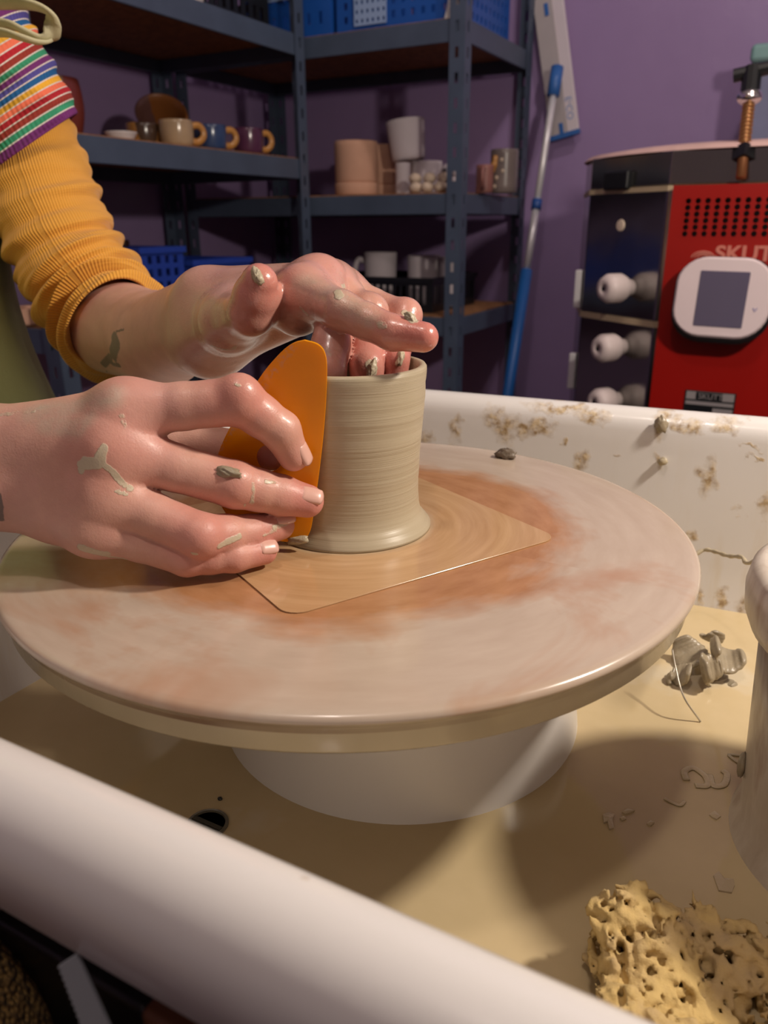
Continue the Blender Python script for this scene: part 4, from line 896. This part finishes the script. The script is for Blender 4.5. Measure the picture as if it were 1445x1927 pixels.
digs = [chain(h, 'i', (.0118, .0104, .0096, .0086, .0083, .0070)), chain(h, 'm', (.0112, .0102, .0102, .0098, .0096, .0080)),
        chain(h, 'r', (.0105, .0096, .0094, .0090, .0087, .0075)), chain(h, 'l', (.0098, .0084, .0082, .0078, .0075, .0065)), chain(h, 't', (.0150, .0128, .0118, 0, .0110, .0090))]
allp = np.array(list(h.values())+[e_l])
FL_ = hand_field(allp.min(0)-.05, allp.max(0)+.03, .0012, palm, digs)
for k, r in (('iM', .0055), ('mM', .0060), ('rM', .0052)): FL_.ball(h[k]+_U*.0052, r, .006)
FL_.ball(h['lP']+_U*.002, .0075, .005); FL_.ball(h['rP']+_U*.003, .008, .005)
VL, QL = FL_.nets()

# --- torso, neck, head and upper arms at coarser resolution
TC = np.array((-.722, .350)); sh_l = P(-75, 25, .70); sh_r = np.array((-.745, .135, 1.02)); sh_l = np.array((sh_l[0]-.02, sh_l[1], sh_l[2]+.03))
FB = Field((-1.0, -.02, .42), (-.40, .68, 1.52), .008)
def T(x, y, z): return np.array((TC[0]+x, TC[1]+y, z))
for a, b_, r1, r2, k in [(T(0, .05, .50), T(0, .045, .78), .095, .088, .04), (T(0, -.05, .50), T(0, -.045, .78), .095, .088, .04), (T(-.01, .055, .80), T(-.02, .07, .98), .085, .07, .04), (T(-.01, -.055, .80), T(-.02, -.07, .98), .085, .07, .04),
        (T(-.02, .08, .99), sh_l, .055, .042, .03), (T(-.02, -.08, .99), sh_r, .055, .046, .03), (sh_l, K(58, 300, .684), .036, .034, .01), (K(58, 300, .684), K(128, 484, .674), .034, .034, .01), (K(128, 484, .674), e_l, .034, .036, .01), (sh_r, e_r, .046, .037, .03),
        (T(0, 0, 1.0), T(.05, 0, 1.16), .055, .05, .05), (T(.055, 0, 1.24), T(.075, 0, 1.31), .072, .083, .04), (T(.12, 0, 1.20), T(.10, 0, 1.24), .035, .05, .03), (T(.148, 0, 1.245), T(.143, 0, 1.275), .012, .008, .012),
        (T(.06, .082, 1.26), T(.06, .082, 1.28), .018, .018, .008), (T(.06, -.082, 1.26), T(.06, -.082, 1.28), .018, .018, .008)]: FB.cone(a, b_, r1, r2, k, pad=.12)
VB, QB = FB.nets()
V = np.concatenate([VR, VL, VB]); Fq = np.concatenate([QR, QL+len(VR), QB+len(VR)+len(VL)])
me = fast_mesh('person', V, Fq)

# skin marks: redness, clay smears, ink, wetness -- anchored on the surface
nrmv = np.zeros((len(V), 3), np.float32); me.vertices.foreach_get('normal', nrmv.ravel()) if False else None
rel = V-_C; dep = rel@_F; uu = 722.5+FPX*(rel@_R)/dep; vv = 963.5-FPX*(rel@_U)/dep
def surf(u, v, part=None):
    m = (np.abs(uu-u) < 5) & (np.abs(vv-v) < 5) & (dep > .1)
    i = np.where(m)[0]
    if len(i) == 0: i = np.array([np.argmin((uu-u)**2+(vv-v)**2+1e6*(dep < .1))])
    return V[i[np.argmin(dep[i])]]
def seg_mark(pts, r):
    out = np.zeros(len(V), np.float32); pts = [np.array(p) for p in pts]
    for a, b_ in zip(pts, pts[1:] if len(pts) > 1 else pts):
        lo, hi = np.minimum(a, b_)-3*r, np.maximum(a, b_)+3*r; m = np.where(((V > lo) & (V < hi)).all(1))[0]
        if len(m) == 0: continue
        ba = b_-a; t = np.clip(((V[m]-a)@ba)/(ba@ba+1e-12), 0, 1); d = np.linalg.norm(V[m]-a-t[:, None]*ba, axis=1); out[m] = np.maximum(out[m], np.clip(1.5-d/r, 0, 1))
    return out
red = np.zeros(len(V), np.float32)
for hd, lst in ((RH, (('iM', .014, .35), ('mM', .015, .65), ('rM', .013, .3), ('iP', .013, .8), ('mP', .012, .55), ('rP', .013, .65), ('lP', .011, .3), ('iD', .009, .3), ('iT', .010, .45), ('mT', .013, .75), ('mD', .010, .4), ('rT', .010, .6), ('lT', .012, .75), ('lD', .010, .5), ('tT', .012, .5))),
                (LH, (('iT', .016, .9), ('iD', .013, .6), ('tT', .014, .8), ('tI', .010, .4), ('mM', .012, .7), ('rM', .011, .5), ('iM', .010, .4), ('mD', .016, .5), ('rD', .018, .7), ('lD', .018, .8), ('lP', .010, .5), ('iP', .010, .3)))):
    for k, r, s in lst: red = np.maximum(red, s*np.exp(-((V-hd[k])**2).sum(1)/(2*(r*.95)**2)))
clay = np.zeros(len(V), np.float32)
def sm(px, wpx, k=1.): 
    global clay
    pts = [surf(u, v) for u, v in px]; r = wpx*((pts[0]-_C)@_F)/FPX; clay = np.maximum(clay, k*seg_mark(pts, r))
sm([(150, 890), (158, 868), (178, 870), (196, 846), (193, 875), (216, 890), (236, 908), (250, 922)], 7)
sm([(150, 880), (185, 880)], 8); sm([(222, 920), (240, 928)], 4)
sm([(155, 1034), (180, 1044), (200, 1047)], 9); sm([(205, 1052), (236, 1058)], 4)
sm([(418, 1030), (452, 1014)], 7, .9); sm([(475, 950), (480, 905)], 6, .7); sm([(505, 903), (522, 905)], 4, .8); sm([(455, 724), (446, 718)], 4, .9)
sm([(520, 990), (545, 978)], 7, .8); sm([(500, 1005), (530, 995)], 5, .7); sm([(360, 1046), (366, 1048)], 4, .9); sm([(465, 953), (463, 957)], 3, .9)
sm([(232, 785), (240, 805)], 6, .5); sm([(0, 775), (60, 772)], 8, .5)
sm([(632, 545), (642, 552)], 9, .9); sm([(712, 606), (722, 608)], 10, .62); sm([(486, 512), (488, 524)], 9, 1); sm([(699, 690), (704, 706)], 9, 1); sm([(762, 585), (774, 598)], 9, 1); sm([(648, 534), (654, 537)], 5, .9); sm([(560, 583), (575, 594)], 4, .7)
sm([(760, 668), (756, 680)], 6, 1); sm([(395, 655), (440, 662), (478, 640)], 6, .6); sm([(620, 650), (628, 680)], 7, .4)
dust = np.maximum(seg_mark([surf(u, v) for u, v in ((60, 772), (120, 765), (170, 752), (205, 742))], .0055), seg_mark([surf(u, v) for u, v in ((90, 790), (140, 800), (160, 782))], .005))
dust = np.maximum(dust, .7*seg_mark([surf(u, v) for u, v in ((560, 530), (620, 540), (690, 590))], .006))
ink = np.zeros(len(V), np.float32)
def inkm(px, wpx):
    global ink
    pts = [surf(u, v) for u, v in px]; r = wpx*((pts[0]-_C)@_F)/FPX; ink = np.maximum(ink, seg_mark(pts, r))
inkm([(210, 636), (214, 650), (207, 672)], 15); inkm([(214, 628), (228, 616)], 2.2); inkm([(203, 676), (190, 692)], 8); inkm([(205, 672), (206, 690), (220, 692)], 5); inkm([(200, 682), (196, 705)], 2.2)
inkm([(-4, 935), (0, 955), (-2, 980)], 9)
wet = np.clip((V[:, 0]+.36)/.06, 0, 1)*(np.arange(len(V)) >= len(VR))*(np.arange(len(V)) < len(VR)+len(VL))
wet = np.maximum(wet, .55*np.exp(-((V-RH['iP'])**2).sum(1)/(2*.02**2))*1.0)
for nm, a in (('red', red), ('clay', clay), ('ink', ink), ('wet', wet), ('dust', dust)): set_attr(me, nm, a)
skin, nt, b = newmat('skin'); pos = N(nt, 'ShaderNodeTexCoord').outputs['Object']
mott = noise(nt, 70, 4, .6, pos); vein = noise(nt, 30, 2, .5, pos)
base = ramp(nt, mott, [(.3, (.545, .300, .232)), (.7, (.64, .370, .288))])
base = mixc(nt, math_(nt, 'MULTIPLY_ADD', vein, 1.8, -.85, clamp=True), base, (.60, .30, .265))
base = mixc(nt, math_(nt, 'MULTIPLY', attr(nt, 'red'), .95, clamp=True), base, (.56, .165, .135))
cn = noise(nt, 420, 4, .65, pos); cn2 = noise(nt, 120, 3, .6, pos)
ck = math_(nt, 'MULTIPLY_ADD', math_(nt, 'ADD', attr(nt, 'clay'), math_(nt, 'MULTIPLY_ADD', cn, .7, math_(nt, 'MULTIPLY_ADD', cn2, .9, -.80))), 4.0, -1.7, clamp=True)
ck = math_(nt, 'MULTIPLY', ck, math_(nt, 'GREATER_THAN', attr(nt, 'clay'), .02))
film = math_(nt, 'MULTIPLY', attr(nt, 'wet'), math_(nt, 'MULTIPLY_ADD', cn2, 3.0, -1.55, clamp=True))
base = mixc(nt, math_(nt, 'MULTIPLY', film, .30), base, (.52, .42, .33))
base = mixc(nt, math_(nt, 'MULTIPLY', math_(nt, 'MULTIPLY', attr(nt, 'dust'), math_(nt, 'MULTIPLY_ADD', cn2, 1.6, -.2, clamp=True)), .75, clamp=True), base, (.48, .41, .315))
base = mixc(nt, math_(nt, 'MULTIPLY', ck, .92), base, (.53, .465, .335))
inkf = math_(nt, 'MULTIPLY_ADD', math_(nt, 'ADD', attr(nt, 'ink'), math_(nt, 'MULTIPLY_ADD', cn, .5, -.25)), 4, -1.6, clamp=True)
L(nt, mixc(nt, math_(nt, 'MULTIPLY', inkf, .78), base, (.085, .085, .08)), b.inputs['Base Color'])
rgh = math_(nt, 'MULTIPLY_ADD', attr(nt, 'wet'), -.20, .44); L(nt, math_(nt, 'MULTIPLY_ADD', mott, .08, rgh), b.inputs['Roughness'])
L(nt, math_(nt, 'MULTIPLY', attr(nt, 'wet'), .45), b.inputs['Coat Weight']); b.inputs['Coat Roughness'].default_value = .16
b.inputs['Subsurface Weight'].default_value = .22; b.inputs['Subsurface Radius'].default_value = (1, .32, .16); b.inputs['Subsurface Scale'].default_value = .0045
hgt = math_(nt, 'ADD', math_(nt, 'MULTIPLY', ck, 1.3), math_(nt, 'ADD', math_(nt, 'MULTIPLY', noise(nt, 1100, 2, .5, pos), .30), math_(nt, 'MULTIPLY', noise(nt, 330, 4, .65, pos), .42)))
bump(nt, hgt, b, .35, .0010)
person = link('person', me, skin); tag(person, 'person in a striped top, mustard sleeves and green apron, both hands shaping the clay pot', 'person')

# fingernails and raised clay on the hands
nailm = simple('fingernail', (.66, .385, .315), .30, var=.04, coat=.2)
def nail(T_, D_, n_, r, ln=.0058, wd=.0048, m=nailm):
    a = (T_-D_)/np.linalg.norm(T_-D_); n_ = n_-a*(n_@a); n_ = n_/np.linalg.norm(n_); s = np.cross(n_, a); c = T_+a*r*.05
    rot = Matrix(((a[0], s[0], n_[0]), (a[1], s[1], n_[1]), (a[2], s[2], n_[2])))
    mb = MB(); vs = []; fs = []; W, H = 13, 13
    for i in range(H):
        x = -1+2*i/(H-1)
        for j in range(W):
            y = -1+2*j/(W-1); q = math.sqrt(max(0, 1-.5*y*y)); xx = x*math.sqrt(1-.42*y*y); yy = y*math.sqrt(1-.25*x*x)
            th = yy*wd/r*1.0; edge = max(abs(xx), abs(y)); lift = r*.985+.00030-.0009*max(0, edge-.75)*4
            p = np.array((xx*ln, lift*math.sin(th), lift*math.cos(th)-.10*max(0, xx)*ln*xx)); vs.append(c+a*p[0]+s*p[1]+n_*p[2])
    for i in range(H-1):
        for j in range(W-1): fs.append((i*W+j, i*W+j+1, (i+1)*W+j+1, (i+1)*W+j))
    return mb.add(vs, fs).build('fingernail', m, person, smooth=True, solid=.0004)
nail(RH['iT'], RH['iD'], _R*.80-_F*.45+_U*.2, .0078)
nail(RH['mT'], RH['mD'], _R*.2-_F*.8+_U*.40, .0082)
nail(RH['lT'], RH['lD'], -_F*.85+_U*.30, .0065, .0050, .0042)
nail(RH['rT'], RH['rD'], -_F*.8+_U*.5, .0074)
def lump_on(u, v, r, seed, rot=0., m=M['greyclay'], sink=.5):
    p = surf(u, v); o = MB().ellip((0, 0, 0), r, 22, 14, noise=.2, seed=seed).build('clay_lump', m, person, smooth=True)
    o.matrix_world = Matrix(((_R[0], _U[0], -_F[0], p[0]), (_R[1], _U[1], -_F[1], p[1]), (_R[2], _U[2], -_F[2], p[2]), (0, 0, 0, 1))) @ Matrix.Rotation(rot, 4, 'Z'); return o
tag(lump_on(430, 885, (.0058, .0026, .0022), 3, -.1), 'grey clay lump on the knuckle of the lower hand')
tag(lump_on(487, 517, (.0026, .0042, .0020), 4, .1, M['slip']), 'crust of clay on the thumb tip')
tag(lump_on(702, 698, (.0022, .0050, .0018), 5, -.35, M['slip']), 'clay smear on the bent finger')
tag(lump_on(773, 596, (.0040, .0024, .0018), 6, -.7, M['slip']), 'clay on the little finger')
tag(lump_on(758, 674, (.0018, .0042, .0018), 7, -.3, M['slip']), 'clay drip on the little finger')

# --- clothes
def sleeve(name, cen, rad, nseg, m, parent, wr, seed, lip=.003, nth=96, cuff=True, skew=0., skewf=0.):
    cs = spline(cen, 14); n = len(cs); rr_ = np.interp(np.linspace(0, 1, n), np.linspace(0, 1, len(rad)), rad)
    rg = np.random.default_rng(seed); ph = rg.uniform(0, 6.28, 12); vs = []; tt = []; th_ = []; up = None; ln = 0
    for i, p in enumerate(cs):
        t = cs[min(i+1, n-1)]-cs[max(i-1, 0)]; t /= np.linalg.norm(t)
        if i: ln += np.linalg.norm(cs[i]-cs[i-1])
        if up is None: up = -_F - t*(-_F@t)
        up = up-t*(up@t); up /= np.linalg.norm(up); bb = np.cross(t, up); s = i/(n-1)
        for k in range(nth):
            a = 2*PI*k/nth; A = wr(s, a)
            x = ln*2*PI
            w_ = A*(math.sin(x/.030+1.3*math.sin(a+ph[0])+ph[1])+.7*math.sin(x/.0185+1.8*math.sin(a+ph[2])+ph[3])*math.cos(a+ph[4]+2*s)+.5*math.sin(x/.0125+2.2*math.cos(a+ph[5])+ph[6])*math.cos(2*a+ph[7])+.45*s*math.sin(x/.0082+3*math.sin(a+ph[9])+ph[10])+.6*math.sin(2*a+ph[8]+3*s))
            r = rr_[i]+w_; d_ = r*(math.cos(a)*up+math.sin(a)*bb); vs.append(p+d_+t*(skew*(d_@-_R)-skewf*(d_@_F))); tt.append(ln); th_.append(a)
    if cuff:   # rounded turn-in at the cuff
        t = cs[-1]-cs[-2]; t /= np.linalg.norm(t); last = vs[-nth:]
        for e_, ins in ((.0015, .0008), (.0015, .003), (-.006, .005)):
            for k in range(nth):
                d = last[k]-cs[-1]; d = d-t*(d@t); vs.append(last[k]+t*e_-d/np.linalg.norm(d)*ins); tt.append(ln); th_.append(2*PI*k/nth)
    R_ = len(vs)//nth; fs = [(i*nth+k, i*nth+(k+1) % nth, (i+1)*nth+(k+1) % nth, (i+1)*nth+k) for i in range(R_-1) for k in range(nth)]
    me = mesh(name, vs, fs); set_attr(me, 'along', max(tt)-np.array(tt)); set_attr(me, 'around', th_); o = link(name, me, m, parent)
    q = o.modifiers.new('u', 'SUBSURF'); q.levels = 1; q.render_levels = 1
    return o
mus, nt, b = newmat('mustard_rib_knit'); b.inputs['Roughness'].default_value = .85; b.inputs['Sheen Weight'].default_value = .2
rib_ = math_(nt, 'SINE', math_(nt, 'MULTIPLY', attr(nt, 'around'), 124)); 
kn = math_(nt, 'MULTIPLY', attr(nt, 'along'), 3200)
hb_ = math_(nt, 'ADD', rib_, math_(nt, 'MULTIPLY', math_(nt, 'SINE', kn), .25))
L(nt, mixc(nt, math_(nt, 'MULTIPLY_ADD', rib_, .5, .5), (.70, .315, .034), (.84, .405, .052)), b.inputs['Base Color']); bump(nt, hb_, b, .45, .0011)
LSC = [K(u, v, d) for u, v, d in ((-30, 125, .690), (12, 196, .688), (58, 300, .684), (92, 398, .680), (128, 484, .674), (166, 545, .666), (203, 592, .652), (226, 626, .630))]
wl = lambda s, a: .0016+.0040*max(0, (s-.30)/.70)+.0012*math.exp(-((s-.9)/.12)**2)
sleeve('mustard_sleeve', LSC, (.044, .044, .0450, .0470, .0478, .0480, .0465, .0430), 8, mus, person, wl, 21, skewf=.30)
rc = [sh_r+(e_r-sh_r)*t for t in (.25, .5, .75, 1.0)]+[e_r+(RH['wa']-e_r)*.16]
sleeve('mustard_sleeve', rc, (.054, .053, .052, .050, .046), 8, mus, person, wl, 22)
stp, nt, b = newmat('rainbow_striped_jersey'); b.inputs['Roughness'].default_value = .85
k = math_(nt, 'FRACT', math_(nt, 'DIVIDE', attr(nt, 'along'), .0515)); 
cols = [srgb(112, 40, 110), srgb(52, 150, 110), srgb(150, 48, 36), srgb(180, 24, 40), srgb(238, 116, 84), srgb(240, 178, 50), srgb(20, 92, 150), srgb(80, 74, 150)]
stops = []
for i, c in enumerate(cols): stops += [(i/8, c), (i/8+.098, (.72, .64, .58))]
cr = ramp(nt, k, stops, 'CONSTANT'); L(nt, cr, b.inputs['Base Color'])
bump(nt, math_(nt, 'SINE', math_(nt, 'MULTIPLY', attr(nt, 'around'), 80)), b, .35, .0009)
wls = lambda s, a: .0010+.0010*s
SSC = [K(u, v, d) for u, v, d in ((-120, -40, .70), (-70, 52, .694), (-30, 125, .690), (12, 196, .688), (54, 274, .684))]
shirt = empty('striped_shirt', (0, 0, 0)); shirt.parent = person
sleeve('shirt_sleeve', SSC, (.060, .058, .0560, .0545, .0535), 8, stp, shirt, wls, 31, skew=.12, skewf=.72)
sleeve('shirt_sleeve', [sh_r+(e_r-sh_r)*t for t in (-.1, .1, .25, .42)], (.064, .060, .058, .057), 8, stp, shirt, wls, 32)
def torso_shell(name, z0, z1, off, a0, a1, m, parent, flare=0, nz=40, na=90, solid=0):
    vs = []; tt = []; th_ = []
    for i in range(nz):
        z = z0+(z1-z0)*i/(nz-1)
        ax_ = .118+off-.020*max(0, (z-.80)/.2); by = .160+off+.010*math.sin(6*z)+.015*max(0, (z-.85)/.15)
        fl = flare*max(0, (.72-z)/.2)**1.6
        for k_ in range(na):
            a = a0+(a1-a0)*k_/(na-1); fold = .003*math.sin(9*a+5*z)*min(1, max(0, (.9-z)/.2))
            vs.append((TC[0]+(ax_+fl*1.0+fold)*math.cos(a), TC[1]+(by+fl*.35+fold)*math.sin(a), z)); tt.append(z); th_.append(a)
    fs = [(i*na+k_, i*na+k_+1, (i+1)*na+k_+1, (i+1)*na+k_) for i in range(nz-1) for k_ in range(na-1)]
    me = mesh(name, vs, fs); set_attr(me, 'along', tt); set_attr(me, 'around', th_); o = link(name, me, m, parent)
    if solid: q = o.modifiers.new('s', 'SOLIDIFY'); q.thickness = solid; q.offset = 1
    return o
torso_shell('shirt_body', .50, 1.04, .004, -PI, PI, stp, shirt)
apm = simple('green_apron_cloth', srgb(168, 178, 120), .85, var=.16, vscale=9, bmp=.4, bscale=500, bdist=.001)
apron = torso_shell('apron', .52, .98, .014, -1.75, 1.75, apm, person, flare=.10, solid=.002)
strm = simple('pale_green_tape', srgb(196, 190, 154), .8, var=.12, vscale=40, bmp=.4, bscale=700, bdist=.001)
def tape(px, wd, name='apron_tie'):
    pts = spline([K(*p) for p in px], 8); mb = MB(); vs = []
    for i, p in enumerate(pts):
        t = pts[min(i+1, len(pts)-1)]-pts[max(0, i-1)]; t /= np.linalg.norm(t); w_ = np.cross(t, _U*.3-_F*.2+np.array((.2, .5, .6))); w_ /= np.linalg.norm(w_)
        vs += [p-w_*wd/2, p-w_*wd/6+.0012*np.cross(t, w_), p+w_*wd/6+.0012*np.cross(t, w_), p+w_*wd/2]
    n = len(pts); mb.add(vs, [(4*i+j, 4*i+j+1, 4*i+j+5, 4*i+j+4) for i in range(n-1) for j in range(3)])
    return mb.build(name, strm, apron, smooth=True, solid=.0022)
tape([(-60, 8, .60), (10, 6, .592), (55, 8, .585), (88, 20, .585), (100, 40, .590), (96, 62, .595), (78, 72, .595), (45, 58, .59), (15, 46, .59), (-60, 44, .60)], .0125)
tape([(-60, 66, .598), (0, 60, .588), (40, 70, .586), (72, 78, .592), (92, 74, .597)], .010)
# trousers and hair, beyond the frame
trm = simple('dark_trousers', (.02, .022, .028), .8)
tr = MB()
for s in (1, -1):
    hip = (TC[0], TC[1]+.09*s, .47); kn_ = (-.40, TC[1]+(.40 if s > 0 else -.42), .46); an_ = (-.42, TC[1]+(.40 if s > 0 else -.42), .07)
    tr.tube(spline([hip, tuple(.5*(np.array(hip)+np.array(kn_))), kn_, (kn_[0]-.005, kn_[1], .30), an_], 6), [.085]*6+[.075]*6+[.062]*6+[.05]*6+[.045], 18)
tr.build('trousers', trm, person, smooth=True)
for s in (1, -1):
    MB().ellip((-.37, TC[1]+(.40 if s > 0 else -.42), .035), (.12, .045, .036), 20, 12).build('shoe', M['black'], person, smooth=True)
hr = MB(); hr.ellip((TC[0]+.045, TC[1], 1.315), (.098, .092, .095), 32, 20, noise=.05, seed=2); hr.ellip((TC[0]-.02, TC[1], 1.20), (.06, .085, .12), 28, 18, noise=.06, seed=3)
hr.build('hair', simple('brown_hair', (.06, .03, .015), .5, bmp=.5, bscale=120), person, smooth=True)
stl = empty('stool', (TC[0]-.02, TC[1], 0)); tag(stl, 'round wooden stool the potter sits on', 'stool')
MB().lathe([(0, .35), (.15, .35), (.16, .36), (.16, .38), (.15, .388), (0, .388)], 40).build('seat', wood, stl, smooth=False)
for i in range(4): a = PI/4+i*PI/2; MB().tube([(.15*math.cos(a), .15*math.sin(a), 0), (.11*math.cos(a), .11*math.sin(a), .352)], .014, 10).build('leg', wood, stl)
